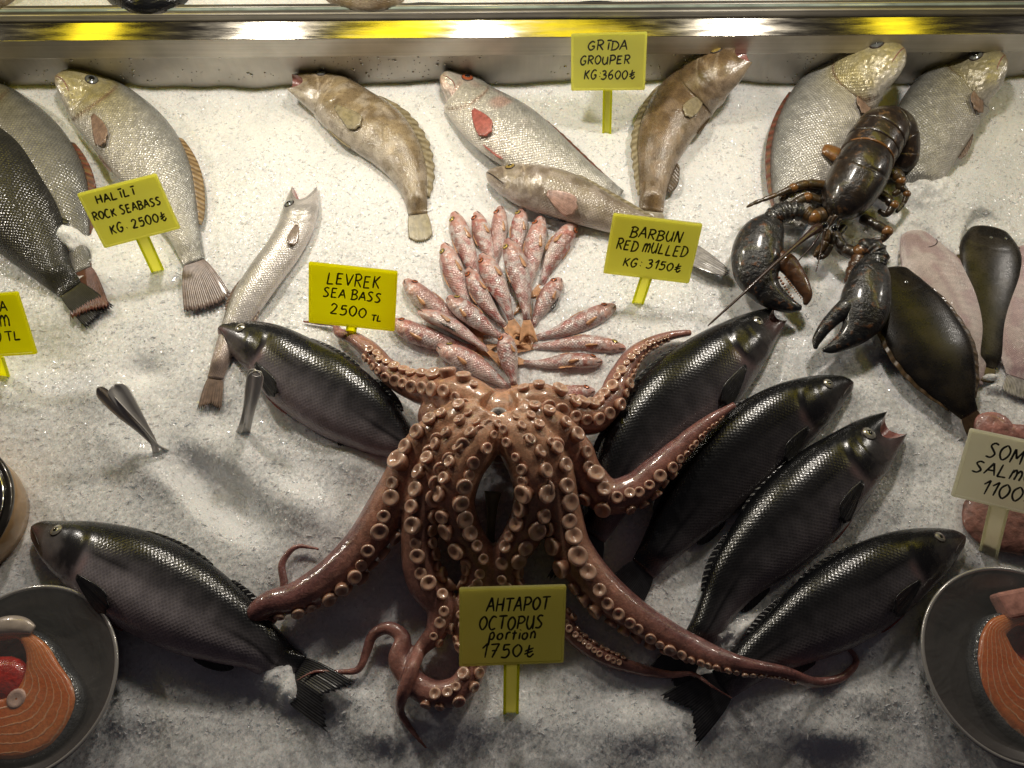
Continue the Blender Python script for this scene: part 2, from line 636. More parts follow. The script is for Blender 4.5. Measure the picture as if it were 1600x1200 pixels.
        co = np.stack([np.repeat(t[:, None] * 4.4, k, 1), np.repeat(np.clip(S, 0, 1)[None], n, 0), np.zeros((n, k))], -1).reshape(-1, 3)
        return mesh(name, V.reshape(-1, 3), gridF(n, k, False), mat, s.root, co=co, solid=.0007)

    def tail(s, ln, sprd, mat, fork=.35, tipz=.004, turn=0, n=12, m=29, ragged=.05, zdir=0, spread_pow=.75, base=1.0):
        C, T, A, B = s.C[-1], s.T[-1], s.A[-1], s.B[-1]
        if turn:
            c, q = math.cos(math.radians(turn)), math.sin(math.radians(turn))
            T, A = T * c + A * q * s.side, A * c - T * q * s.side
        T = unit(T * (1, 1, .0))
        S, Tt = np.meshgrid(np.linspace(-.12, 1, n), np.linspace(-1, 1, m), indexing='ij')
        ln_t = ln * (1 - fork * (1 - np.abs(Tt)) ** 1.1) * (1 + ragged * np.sin(Tt * 37 + 1))
        if fork < 0:
            ln_t = ln * (1 + fork * np.abs(Tt) ** 2.2) * (1 + ragged * np.sin(Tt * 37 + 1))
        Sp = np.clip(S, 0, 1)
        wd_ = s.a[-1] * base * .9 * (1 - Sp) + sprd * Sp ** spread_pow
        V = C + (S * ln_t)[..., None] * T + (Tt * wd_)[..., None] * A
        V[..., 2] = V[..., 2] * (1 - Sp) + (tipz + zdir * Tt) * Sp + .0007 * np.cos(Tt * 40) * Sp
        co = np.stack([Tt * 2.6, Sp, Sp * 0], -1).reshape(-1, 3)
        return mesh('tail_fin', V.reshape(-1, 3), gridF(n, m, False), mat, s.root, co=co, solid=.0006)

    def line_on(s, uv, rad, mat, name, off=.0003, n=24, col=None):
        """thin raised strip along (u, phi) points"""
        uv, _ = spline([[a, b / 100, 0] for a, b in uv], n)
        p, nn = s.at(uv[:, 0], uv[:, 1] * 100, np.full(n, off))
        m = MB()
        m.tube(p, rad * np.sin(np.linspace(.15, np.pi - .15, n)) ** .5, 6)
        return m.build(name, mat, s.root)

def rampd(fd):
    return np.clip(fd / 180, 0, 1)
# ------------------------------------------------------------------ display case (steel) and ice
def ice_material():
    t = NT('crushed_ice')
    o = t.obj()
    v1 = t.voro(o, 420, 1)
    v2 = t.voro(o, 850, 1)
    nb = t.noise(o, 17, 4, .6)
    f1 = t.n('ShaderNodeSeparateColor'); t.l(v1.outputs['Color'], f1.inputs[0])
    f2 = t.n('ShaderNodeSeparateColor'); t.l(v2.outputs['Color'], f2.inputs[0])
    a = t.rng(f1.outputs[0], 0, 1, .94, 1.03)
    b = t.rng(f2.outputs[1], 0, 1, .95, 1.03)
    ab = t.math('MULTIPLY', a, b)
    base = t.mix(t.rng(nb.outputs[0], .36, .60, 0, 1), (.82, .83, .85), (.91, .91, .915))
    c = t.mix(1, base, ab, 'MULTIPLY')
    t.set(color=c, rough=t.rng(f1.outputs[1], 0, 1, .08, .40), sss=.6, sscale=.009, spec=.5)
    t.b.inputs['Subsurface Radius'].default_value = (.8, .95, 1.0)
    t.b.inputs['IOR'].default_value = 1.31
    # each grain tilts its own way
    g = t.n('ShaderNodeNewGeometry')
    acc = g.outputs['Normal']
    for v, k in ((v1, .60), (v2, .50)):
        s1 = t.n('ShaderNodeVectorMath', operation='SUBTRACT'); t.l(v.outputs['Color'], s1.inputs[0]); s1.inputs[1].default_value = (.5, .5, .5)
        s2 = t.n('ShaderNodeVectorMath', operation='SCALE'); t.l(s1.outputs[0], s2.inputs[0]); 
        sc3 = t.n('ShaderNodeSeparateColor'); t.l(v.outputs['Color'], sc3.inputs[0])
        t.l(t.math('MULTIPLY', t.rng(sc3.outputs[2], .80, .86, .40, 1.4), k), s2.inputs['Scale'])
        s3 = t.n('ShaderNodeVectorMath', operation='ADD'); t.l(acc, s3.inputs[0]); t.l(s2.outputs[0], s3.inputs[1])
        acc = s3.outputs[0]
    nm = t.n('ShaderNodeVectorMath', operation='NORMALIZE'); t.l(acc, nm.inputs[0])
    t.l(nm.outputs[0], t.b.inputs['Normal'])
    return t.m

ICE = ice_material()
_g = NT('ice_grain').set(color=(.93, .93, .94), rough=.10, spec=.7, coat=.6)
_g.translucent((.95, .95, .96), .5)
ICE_GRAIN = _g.m

def steel(name, color=(.42, .41, .39), rough=.3, streak=(1, 220, 220), brush=.25):
    t = NT(name)
    o = t.obj()
    mp = t.n('ShaderNodeMapping'); t.l(o, mp.inputs[0])
    mp.inputs['Scale'].default_value = streak
    nz = t.noise(mp.outputs[0], 1.5, 4, .6)
    n2 = t.noise(o, 14, 4)
    c = t.mix(1, color, t.rng(nz.outputs[0], .3, .7, 1 - brush * .5, 1 + brush * .5), 'MULTIPLY')
    c = t.mix(1, c, t.rng(n2.outputs[0], .3, .7, .8, 1.12), 'MULTIPLY')
    t.set(color=c, metal=1.0, rough=t.math('ADD', t.rng(nz.outputs[0], .3, .7, -.05, .08), rough))
    t.l(t.bump(nz.outputs[0], .06, .001), t.b.inputs['Normal'])
    return t.m

STEEL = steel('brushed_steel', (.50, .465, .39), .14, (12, 120, 120), .1)  # slight gold tint puts the yellow reflections into the steel colour
STEEL_DULL = steel('dull_steel', (.50, .47, .43), .42)
STEEL_WET = steel('wet_steel', (.56, .53, .49), .55, (60, 60, 4), .18)

# wall line: where the ice meets the steel at the back
WL = P(0, 142, 0)
WR = P(1600, 130, 0)
wdir = unit(WR - WL)
wn = np.array([wdir[1], -wdir[0], 0])            # towards the viewer
wmid = (WL + WR) / 2
HALFW = 1.25

def wall_z(px, py, off=0.0):
    """height on the (offset) wall plane seen at this pixel"""
    d = ((px - 800) / F) * AX_R - ((py - 600) / F) * AX_U - AX_B
    q = wmid + wn * off
    t = np.dot(q - CAMP, wn) / np.dot(d, wn)
    return (CAMP + t * d)[2]

def extr(poly, name, mat, parent, x0=-HALFW, x1=HALFW):
    """strip swept along the wall; poly is a list of (offset towards viewer, height)"""
    V = []
    for x in (x0, x1):
        for o, z in poly:
            V.append(wmid + wdir * x + wn * o + np.array([0, 0, z]))
    n = len(poly)
    Fc = [(i, (i + 1) % n, n + (i + 1) % n, n + i) for i in range(n)]
    Fc += [tuple(range(n))[::-1], tuple(range(n, 2 * n))]
    o = mesh(name, V, Fc, mat, parent, smooth=False)
    md = o.modifiers.new('edge', 'BEVEL'); md.width = .0012; md.segments = 2; md.limit_method = 'ANGLE'
    return o

case = thing('display_case', 'stainless steel fish counter case with sloped rail and glass edge behind the ice', 'display case', wmid)
zA = wall_z(800, 77)              # bottom of the lip
zB = wall_z(800, 58, .012)        # front top edge of the lip
extr([(0, -.10), (0, zA + .012), (-.015, zA + .012), (-.015, -.10)], 'back_panel', STEEL_WET, case)
extr([(.012, zA), (.012, zB), (.0, zB + .001), (.0, zA)], 'lip', STEEL_DULL, case)
# sloped rail face
rdep = .020
zC = wall_z(800, 31, .0135 - rdep)
RAIL = extr([(.0135, zB + .0005), (.0135, zB + .0010), (.0135 - rdep, zC), (.0135 - rdep, zB + .0005)], 'rail', STEEL, case)
oB = .0135 - rdep
zD = wall_z(800, 18, oB - .008)
extr([(oB - .0035, zC - .012), (oB - .0035, wall_z(800, 28.5, oB - .0035)), (oB - .008, zD), (oB - .014, zD), (oB - .014, zC - .012)], 'channel', STEEL_DULL, case)
GLASS_EDGE = simple('glass_edge', (.30, .36, .33), .12, 0, .3, 30, coat=1)
zE = wall_z(800, 12, oB - .0145)
extr([(oB - .0145, zC - .004), (oB - .0145, zE), (oB - .019, zE), (oB - .019, zC - .004)], 'glass_edge', GLASS_EDGE, case)
zG = wall_z(800, 8, oB - .020)
extr([(oB - .0195, zC - .004), (oB - .0195, zG), (oB - .026, zG), (oB - .026, zC - .004)], 'shelf_trim', STEEL_DULL, case)
TIER_Z = zG - .004
# front lip of the case, at the lower edge of the picture
fl = P(0, 1192, -.02); fr = P(1600, 1214, -.02)
fm = MB()
fd_ = unit(fr - fl)
fm.box((fl + fr) / 2 + np.array([0, -.010, -.004]), fd_ * 1.1, np.array([0, .0095, 0]), np.array([0, 0, .0035]))
fl_o = fm.build('front_trim', STEEL, case, smooth=False)
md = fl_o.modifiers.new('edge', 'BEVEL'); md.width = .001; md.segments = 2
FLOOR_Z = -.045
mesh('tray_floor', [(-1.2, -.52, FLOOR_Z), (1.2, -.52, FLOOR_Z), (1.2, .52, FLOOR_Z), (-1.2, .52, FLOOR_Z)], [(0, 1, 2, 3)], STEEL_DULL, case)
# condensation on the steel behind the ice
DROP = NT('water_drop').set(color=(.55, .53, .5), rough=.06, coat=1, metal=.75).m
dm = MB()
for k in range(900):
    x = RNG.uniform(-1.0, 1.0)
    zt = RNG.rand() ** .8
    if vnoise(np.array([x * 9.]), np.array([zt * 3.]), 3)[0] < .42:
        continue
    z = .004 + zt * (zA - .006)
    r = RNG.uniform(.0005, .0012) if RNG.rand() < .85 else RNG.uniform(.0014, .0024)
    c = wmid + wdir * x + wn * .0002 + np.array([0, 0, z])
    dm.lathe(c, wn, [(r, 0), (r * .85, r * .35), (r * .5, r * .58), (r * .02, r * .66)], 8)
dd = dm.build('condensation', DROP, case)
dd['kind'] = 'stuff'

# upper tier: a second bed of ice behind the rail
def ice_height(x, y):
    n = (vnoise(x * 7, y * 7, 1) - .5) * .013 + (vnoise(x * 19 + 5, y * 19, 2) - .5) * .0050
    n = n + (vnoise(x * 60, y * 60, 4) - .5) * .0007 + (vnoise(x * 150, y * 150, 5) - .5) * .0005
    n = n + (vnoise(x * 330, y * 330, 6) - .5) * .0010
    return n

gx, gy = np.meshgrid(np.linspace(-1.15, 1.15, 500), np.linspace(0, .22, 60), indexing='ij')
tb = wmid + wn * (oB - .0265)
V = tb + wdir * gx[..., None] + (-wn) * gy[..., None]
V[..., 2] = TIER_Z + ice_height(V[..., 0], V[..., 1]) * .8
up_ice = mesh('upper_ice_bed', V.reshape(-1, 3), gridF(500, 60, False, flip=True), ICE)
up_ice['kind'] = 'structure'

# main bed of ice
GX0, GX1, GY0, GY1 = -1.12, 1.12, -.405, .52
NX, NY = 980, 420
IX, IY = np.meshgrid(np.linspace(GX0, GX1, NX), np.linspace(GY0, GY1, NY), indexing='ij')

def bump_at(H, px, py, amp, rad, ry=None, ang=0, sharp=2.0):
    c = P(px, py, 0)
    m = mpp(px, py)
    rx = rad * m
    ry = (ry or rad) * m
    a = math.radians(ang)
    dx, dy = IX - c[0], IY - c[1]
    X = dx * math.cos(a) + dy * math.sin(a)
    Y = -dx * math.sin(a) + dy * math.cos(a)
    q = ((X / rx) ** 2 + (Y / ry) ** 2) ** (sharp / 2)
    return H + amp * np.exp(-q)

ICEH = ice_height(IX, IY)
# hollows and heaps seen in the photograph
for args in ((340, 770, -.030, 95, 34, -38, 3), (225, 578, -.012, 26, 22), (60, 560, -.014, 60, 50), (560, 720, .012, 60, 34, -20),
             (250, 740, .010, 90, 30, -30), (470, 790, .012, 60, 30, -35), (150, 620, .006, 50, 30), (110, 380, .020, 26, 30),
             (400, 960, -.004, 60, 40), (560, 940, .008, 40, 30), (570, 1110, .010, 55, 34), (1160, 990, .012, 40, 30), (1100, 900, -.006, 40, 30),
             (1400, 740, -.008, 60, 30), (1490, 325, .012, 60, 50), (660, 275, .004, 30), (920, 520, .006, 60), (790, 200, -.004, 50),
             (1345, 1085, .006, 60, 30), (760, 1130, .006, 80, 30), (330, 650, -.006, 60, 40), (420, 250, .008, 60), (740, 170, .006, 40),
             (1160, 320, .006, 60), (90, 480, .004, 50), (1300, 1150, .010, 60, 24), (600, 1150, .010, 50, 28), (1010, 1140, .009, 70, 34), (1250, 1120, .006, 60, 40), (200, 1120, .006, 60, 30)):
    ICEH = bump_at(ICEH, *args[:4], *(args[4:]))
# the bank falls away to the front edge
yf = P(800, 1128)[1]
wob = (vnoise(IX * 12, IY * 0 + 3, 9) - .5) * .02
ICEH = ICEH - .003 * (1 - sstep(yf - .05, yf + .02, IY + wob))
# and climbs a little against the steel at the back
ICEH = ICEH + .006 * sstep(.40, .47, IY) + (vnoise(IX * 22, IY * 3, 12) - .5) * .006 * sstep(.42, .46, IY)
V = np.stack([IX, IY, ICEH], -1)
ice = mesh('ice_bed', V.reshape(-1, 3), gridF(NX, NY, False), ICE)
ice['kind'] = 'structure'

def ice_at(x, y):
    i = int(np.clip(round((x - GX0) / (GX1 - GX0) * (NX - 1)), 0, NX - 1))
    j = int(np.clip(round((y - GY0) / (GY1 - GY0) * (NY - 1)), 0, NY - 1))
    return ICEH[i, j]

def settle_ice():
    """press the ice down under everything lying on it, heap it where the photo shows things buried, and strew loose grains"""
    global ICEH
    H = ICEH
    press = np.full(H.shape, 9.0)
    for C, a, z in FOOT:
        if len(C) == 0:
            continue
        m = .05
        i0 = np.searchsorted(np.linspace(GX0, GX1, NX), C[:, 0].min() - m - a.max()); i1 = np.searchsorted(np.linspace(GX0, GX1, NX), C[:, 0].max() + m + a.max())
        j0 = np.searchsorted(np.linspace(GY0, GY1, NY), C[:, 1].min() - m - a.max()); j1 = np.searchsorted(np.linspace(GY0, GY1, NY), C[:, 1].max() + m + a.max())
        if i1 <= i0 or j1 <= j0:
            continue
        X, Y = IX[i0:i1, j0:j1], IY[i0:i1, j0:j1]
        for c, r, zz in list(zip(C, a, z))[::3]:
            d = np.hypot(X - c[0], Y - c[1]) / max(r, .004)
            lim = zz + np.clip(d - .92, 0, None) * max(r, .004) * 1.2
            np.minimum(press[i0:i1, j0:j1], lim, out=press[i0:i1, j0:j1])
    H0 = H
    H = np.minimum(H, np.maximum(press, H - .035))
    for args in BURY:
        h2 = bump_at(np.zeros_like(H), *args)
        rough = (vnoise(IX * 140, IY * 140, 21) - .5) * .004 + (vnoise(IX * 50, IY * 50, 22) - .5) * .008
        k = sstep(.0015, .007, h2 + rough * .3)
        H = H * (1 - k) + np.maximum(H, H0 + h2 + rough * k) * k
    ICEH = H
    ice.data.vertices.foreach_set('co', np.stack([IX, IY, H], -1).reshape(-1).astype(np.float32))
    ice.data.update()
    # loose grains
    n = 70000
    xs = RNG.uniform(GX0 + .1, GX1 - .1, n)
    ys = RNG.uniform(GY0 + .03, .47, n)
    keep = RNG.rand(n) < .35 + .9 * vnoise(xs * 25, ys * 25, 31)
    xs, ys = xs[keep], ys[keep]
    n = len(xs)
    ii = np.clip(((xs - GX0) / (GX1 - GX0) * (NX - 1)).round().astype(int), 0, NX - 1)
    jj = np.clip(((ys - GY0) / (GY1 - GY0) * (NY - 1)).round().astype(int), 0, NY - 1)
    zs = H[ii, jj]
    sz = RNG.uniform(.0006, .0014, n) * np.where(RNG.rand(n) < .08, 1.7, 1)
    V = []
    base = RNG.normal(size=(n, 5, 3))
    base = unit(base) * sz[:, None, None] * RNG.uniform(.6, 1.3, (n, 5, 1))
    an = RNG.uniform(0, np.pi, n)
    dr = np.stack([np.cos(an), np.sin(an), RNG.uniform(-.35, .35, n)], -1)
    base = base + dr[:, None] * (base * dr[:, None]).sum(-1, keepdims=True) * RNG.uniform(.6, 2.2, (n, 1, 1))
    base[..., 2] *= .8
    V = base + np.stack([xs, ys, zs + sz * .22], -1)[:, None]
    q = np.array([(0, 1, 2), (0, 2, 3), (0, 3, 1), (4, 2, 1), (4, 3, 2), (4, 1, 3)])
    Fc = (np.arange(n)[:, None, None] * 5 + q[None]).reshape(-1, 3)
    g = mesh('ice_grains', V.reshape(-1, 3), Fc, ICE_GRAIN, smooth=False)
    tag(g, 'loose grains of crushed ice strewn over the white ice bed', 'crushed ice')
    g['kind'] = 'stuff'

BURY = [(122, 385, .007, 30, 30, 0, 2.2), (430, 1052, .010, 62, 34, -50, 2.6), (1112, 985, .010, 34, 22, 30),
        (1150, 1062, .010, 20, 16), (1440, 300, .018, 36, 30), (1226, 335, .02, 30, 20), (1570, 605, .008, 30, 14), (1545, 590, .010, 20, 10),
        (1015, 345, .012, 20, 12), (640, 705, .018, 30, 16, 20)]
# ------------------------------------------------------------------ fish colours
def blot(U, fd, seed, sx, sy, lo, hi):
    return sstep(lo, hi, vnoise(U * sx, fd / 180 * sy, seed))

def mixc(a, b, k):
    return a * (1 - k[..., None]) + np.asarray(b) * k[..., None]

def pal_bass(seed=0, pink=.0, light=1.0, shift=.03):
    def f(U, fd, ug, PH):
        t = rampd(fd) + (vnoise(U * 30, fd / 20, seed) - .5) * .06
        t = t + shift * sstep(.2, .5, t)
        c = ramp(t, [(0, (.004, .0045, .006)), (.30, (.008, .0085, .010)), (.46, (.020, .019, .021)), (.60, (.070, .064, .070)), (.76, (.23, .205, .222)), (1, (.30, .26, .275))]) * light
        head = 1 - sstep(-.02, .01, U - ug)
        hc = ramp(t, [(0, (.005, .0055, .006)), (.3, (.012, .0125, .013)), (.5, (.045, .044, .043)), (.75, (.12, .105, .105)), (1, (.20, .155, .155))]) * light
        c = mixc(c, hc, head)
        # black gill cover patch
        nn_ = (vnoise(U * 60, fd / 9, seed + 3) - .5)
        k = sstep(-.115, -.06, U - ug + nn_ * .03) * (1 - sstep(-.006, .010, U - ug)) * sstep(52, 75, fd + nn_ * 20) * (1 - sstep(110, 132, fd + nn_ * 20))
        c = mixc(c, (.006, .006, .008), k * .85)
        k = np.exp(-((U - ug - .02) / .014) ** 2) * sstep(80, 100, fd) * (1 - sstep(150, 170, fd))
        c = mixc(c, (.30, .16, .15), k * (.2 + pink * .6))
        if pink:
            k = sstep(105, 140, fd) * sstep(.2, .4, U)
            c = mixc(c, (.30, .19, .21), k * pink)
            k = (1 - sstep(.03, .09, U)) * sstep(60, 100, fd)
            c = mixc(c, (.22, .06, .06), k * pink)
        ll = np.exp(-((fd - 76 - 14 * np.clip(U * 1.2, 0, 1)) / 1.8) ** 2) * sstep(.25, .3, U)
        return mixc(c, (.004, .004, .005), ll * .8)
    return f

def pal_meagre(gold_glint=1.0, dark=1.0, seed=5, pinkish=0):
    def f(U, fd, ug, PH):
        t = rampd(fd) + (vnoise(U * 24, fd / 18, seed) - .5) * .10
        c = ramp(t, [(0, (.15, .15, .145)), (.2, (.30, .30, .29)), (.45, (.46, .445, .42)), (.7, (.58, .55, .51)), (1, (.62, .58, .54))]) * dark
        k = (1 - sstep(0, .05, U - ug)) * sstep(12, 40, fd) * (1 - sstep(130, 165, fd))
        c = mixc(c, np.array((.36, .29, .085)) * dark, k * .55 * gold_glint * (.55 + .9 * vnoise(U * 45, fd / 7, seed + 2)))  # gold on head and upper flank carries yellow lamp glints in the pigment
        k = (1 - sstep(.02, .25, U - ug)) * sstep(35, 70, fd) * (1 - sstep(90, 130, fd))
        c = mixc(c, np.array((.42, .36, .16)) * dark, k * .5 * gold_glint)
        k = np.exp(-((U - ug - .004) / .007) ** 2) * sstep(30, 60, fd) * (1 - sstep(150, 172, fd))
        c = mixc(c, np.array((.23, .13, .09)) * dark, k * .8)
        k = (1 - sstep(.0, .025, U)) * sstep(30, 70, fd)
        c = mixc(c, np.array((.50, .36, .22)) * dark, k * .7)
        if pinkish:
            k = blot(U, fd, 8, 12, 5, .5, .8) * (1 - sstep(.1, .3, U - ug))
            c = mixc(c, (.55, .30, .25), k * pinkish * .6)
        return c
    return f

def pal_grouper(base=(.24, .175, .10), dark=(.10, .07, .045), belly=(.36, .31, .26), lines=.6, seed=9):
    base, dark, belly = map(np.asarray, (base, dark, belly))
    def f(U, fd, ug, PH):
        t = rampd(fd)
        c = ramp(t, [(0, base * .72), (.35, base), (.62, base * 1.15), (.8, belly), (1, belly * 1.1)])
        k = blot(U, fd, seed, 15, 6, .42, .66) * (1 - sstep(.75, .95, t))
        c = mixc(c, dark, k * .6)
        k = blot(U, fd, seed + 1, 26, 9, .58, .75)
        c = mixc(c, belly * 1.15, k * .4)
        # pale lines running over the cheek
        hd = 1 - sstep(-.02, .0, U - ug)
        for o, sl in ((.10, .0009), (.17, -.0007), (.20, .0011)):
            k = np.exp(-((U - o - sl * (fd - 80)) / .0045) ** 2) * hd * sstep(35, 50, fd) * (1 - sstep(125, 150, fd))
            c = mixc(c, (.58, .47, .34), k * lines)
        return c
    return f

def pal_mullet(seed=0):
    r = np.random.RandomState(seed)
    sh = r.uniform(.85, 1.15)
    rd = r.uniform(.2, .6)
    def f(U, fd, ug, PH):
        t = rampd(fd) + (vnoise(U * 16 + seed, fd / 22, 40 + seed % 7) - .5) * .25
        c = ramp(t, [(0, (.27, .13, .11)), (.3, (.39, .20, .18)), (.5, (.50, .31, .295)), (.68, (.58, .46, .44)), (1, (.60, .52, .49))]) * sh
        k = blot(U, fd, 50 + seed % 9, 13, 5, .52, .72)
        c = mixc(c, (.36, .055, .05), k * rd * sstep(.12, .2, U))
        k = blot(U, fd, 60 + seed % 9, 22, 8, .55, .7)
        c = mixc(c, (.58, .52, .52), k * .8)
        hd = 1 - sstep(-.01, .01, U - ug)
        c = mixc(c, (.52, .22, .15), hd * .5 * (vnoise(U * 40, fd / 10, seed % 5 + 70) > .4))
        k = (1 - sstep(0, .06, U))
        c = mixc(c, (.50, .14, .10), k * .6)
        return c
    return f

S_BASS = skin('bass_skin', .0031, .22, .26, 0.0, .35, (.88, 1.2), spark=.03, grain=.2, micro=.08, spec=.4)
S_MEAGRE = skin('meagre_skin', .0031, .8, .34, .25, .6, (1.06, .90), spark=.38, grain=.45)
S_DARKM = skin('dark_meagre_skin', .0034, .7, .30, .1, .4, (1.12, .75), spark=.12, micro=.12, grain=.45)
S_GROUP = skin('grouper_skin', .0022, .4, .30, 0, .85, (.9, 1.1), (( .085, .055, .03), 60, .48, .66, .55), spark=.06, var=.25)
S_COMBER = skin('comber_skin', .0030, .5, .33, 0.05, .7, (.9, 1.1), ((.20, .16, .11), 70, .5, .7, .35), spark=.15)
S_SILVER = skin('hake_skin', .0026, .35, .30, .25, .7, (.95, 1.05), spark=.10, var=.15, grain=.3)
S_MULLET = skin('mullet_skin', .0027, .7, .33, .05, .7, (.84, 1.15), spark=.24, var=.2, grain=.5)
S_FLAT_D = skin('flounder_skin', .0018, .15, .30, 0, .10, (.9, 1.1), ((.022, .016, .009), 80, .5, .7, .6), spark=.02, micro=.05, spec=.25, var=.3)
S_FLAT_P = skin('pale_sole_skin', .0020, .4, .36, 0, .5, (.92, 1.06), ((.42, .27, .26), 40, .5, .75, .4), spark=.08, var=.12)

FN_BLACK = fin_mat('fin_black', (.012, .012, .014), (.035, .034, .037), .3)
FN_RED = fin_mat('fin_red', (.36, .06, .05), (.42, .17, .14), .35)
FN_MEAGRE = fin_mat('fin_meagre', (.20, .12, .085), (.36, .25, .19), .35)
FN_TAN = fin_mat('fin_tan', (.17, .105, .045), (.36, .25, .13), .4)
FN_REDB = fin_mat('fin_redbrown', (.16, .045, .03), (.10, .05, .035), .4)
FN_GROUP = fin_mat('fin_grouper', (.20, .16, .09), (.34, .29, .19), .35)
FN_MULL = fin_mat('fin_mullet', (.50, .21, .085), (.60, .36, .20), .4)
FN_DKMEAGRE = fin_mat('fin_greyviolet', (.13, .085, .075), (.30, .23, .20), .35)
FN_HAKE = fin_mat('fin_hake', (.10, .06, .045), (.30, .21, .16), .4)
FN_BROWN = fin_mat('fin_brown', (.055, .035, .016), (.10, .06, .03), .4)
FN_STRIPE = fin_mat('fin_striped', (.10, .10, .10), (.48, .44, .42), .4)

# ------------------------------------------------------------------ sea bass
G_BASS = 'dark sea bass lying around the octopus'
def bass(label, sp, side, tail=None, eye=(.115, 66), gape=0, pal=None, roll=0, dorsal=True, thick=.60, er=7.6, pect=True, **k):
    f = Fish('sea_bass', label, 'sea bass', G_BASS, sp, side, S_BASS, pal or pal_bass(), thick=thick, roll=roll, gill=.255, gape=gape, scaly0=.27, **k)
    mm = mpp(sp[3][0], sp[3][1], .03)
    f.eye(eye[0], eye[1], er * mm, EYE_RING)
    if pect:
        f.pectoral(.275, 120, .15, 10, 17, FN_BLACK, lift=.004)
    if dorsal:
        f.edge_fin(.36, .60, 0, 9 * mm, FN_BLACK, 'dorsal_fin', lean=1.6, spiny=.35, flatten=.12)
        f.edge_fin(.68, .84, 0, 10 * mm, FN_BLACK, 'rear_dorsal_fin', lean=1.0, flatten=.1)
        f.edge_fin(.70, .82, 180, 14 * mm, FN_BLACK, 'anal_fin', lean=1.2, flatten=.1)
    f.edge_fin(.36, .46, 176, 9 * mm, FN_RED if pal else FN_BLACK, 'pelvic_fin', lean=3.0, flatten=.1)
    if not gape:
        f.line_on([(.004, 96), (.05, 108), (.085, 122)], .0009, MOUTH_DARK, 'mouth')
    if tail:
        f.tail(tail[0] * mm, tail[1] * mm, FN_BLACK, **tail[2])
    return f

bass('dark sea bass facing left above two steel tongs, its tail end under the octopus',
     [(341, 512, 9), (368, 524, 25), (415, 547, 45), (460, 580, 58), (510, 612, 62), (560, 645, 56), (602, 674, 42), (634, 694, 27), (662, 712, 18)], 1, roll=14, pal=pal_bass(1, .35, 1.1, .10))
bass('sea bass at lower left with an octopus arm tip on its tail end',
     [(50, 822, 10), (85, 843, 32), (130, 864, 52), (190, 893, 69), (250, 923, 73), (310, 956, 67), (365, 986, 52), (405, 1010, 38), (432, 1034, 32), (458, 1056, 33)], 1,
     tail=(92, 38, dict(fork=.36, tipz=.016, turn=6, base=1.0)), hk={7: .010, 8: -.004, 9: .000}, roll=4, pal=pal_bass(2, .45, 1.3, .17), er=8.6)
bass('sea bass with a pink open mouth just below the left lobster claw',
     [(1221, 489, 14), (1190, 512, 31), (1150, 546, 50), (1105, 586, 64), (1060, 627, 68), (1015, 674, 62), (975, 733, 50), (945, 792, 34), (925, 838, 22)], -1,
     gape=.065, roll=10, tail=(80, 36, dict(fork=.3, tipz=.006)), eye=(.085, 68), pal=pal_bass(3, .2, .65))
bass('black sea bass with an octopus arm lying against its back',
     [(1333, 597, 9), (1300, 611, 28), (1255, 636, 47), (1205, 669, 58), (1155, 711, 62), (1105, 763, 56), (1060, 816, 42), (1025, 863, 28), (1005, 889, 22)], -1,
     roll=16, tail=(70, 34, dict(fork=.25, tipz=.006)), pal=pal_bass(4, .05, .55))
bass('sea bass with a gaping mouth pointing up, between two other black bass',
     [(1402, 660, 22), (1372, 684, 38), (1335, 717, 51), (1290, 757, 62), (1245, 802, 66), (1195, 852, 58), (1150, 901, 42), (1125, 941, 31), (1100, 985, 24), (1078, 1016, 20)], -1,
     gape=.095, roll=6, tail=(62, 32, dict(fork=.25, tipz=.006)), eye=(.085, 66), er=10, pal=pal_bass(5, .1, .7, .05))
bass('lowest sea bass on the right, its forked tail crossed by a thin octopus tip',
     [(1508, 838, 9), (1476, 851, 28), (1430, 873, 48), (1380, 901, 60), (1330, 933, 64), (1280, 964, 60), (1230, 996, 46), (1185, 1026, 34), (1150, 1052, 27), (1128, 1070, 24)], -1,
     roll=5, tail=(84, 42, dict(fork=.30, tipz=.008)), pal=pal_bass(6, .12, .75, .06))

# ------------------------------------------------------------------ meagre (rock sea bass)
G_MEA = 'silver croakers along the back of the ice'
def meagre(label, sp, side, mat=S_MEAGRE, pal=None, fin=FN_MEAGRE, tail=None, dors=None, thick=.50, roll=0, er=8, eye=(.10, 66), pect=(.275, 118), eyem=EYE_GREY, **k):
    f = Fish('croaker', label, 'croaker', G_MEA, sp, side, mat, pal or pal_meagre(), thick=thick, roll=roll, gill=.24, scaly0=.16, **k)
    mm = mpp(sp[3][0], sp[3][1], .03)
    f.eye(eye[0], eye[1], er * mm, eyem, .6)
    if pect:
        f.pectoral(pect[0], pect[1], .15, 14, 17, fin, lift=.004)
    if dors:
        u0, u1, h, fm_, kw = dors
        f.edge_fin(u0, u1, 2, h * mm, fm_, 'dorsal_fin', **kw)
    f.line_on([(.004, 100), (.04, 112), (.07, 126)], .0008, MOUTH_PINK, 'mouth')
    if tail:
        f.tail(tail[0] * mm, tail[1] * mm, tail[2], **tail[3])
    return f, mm

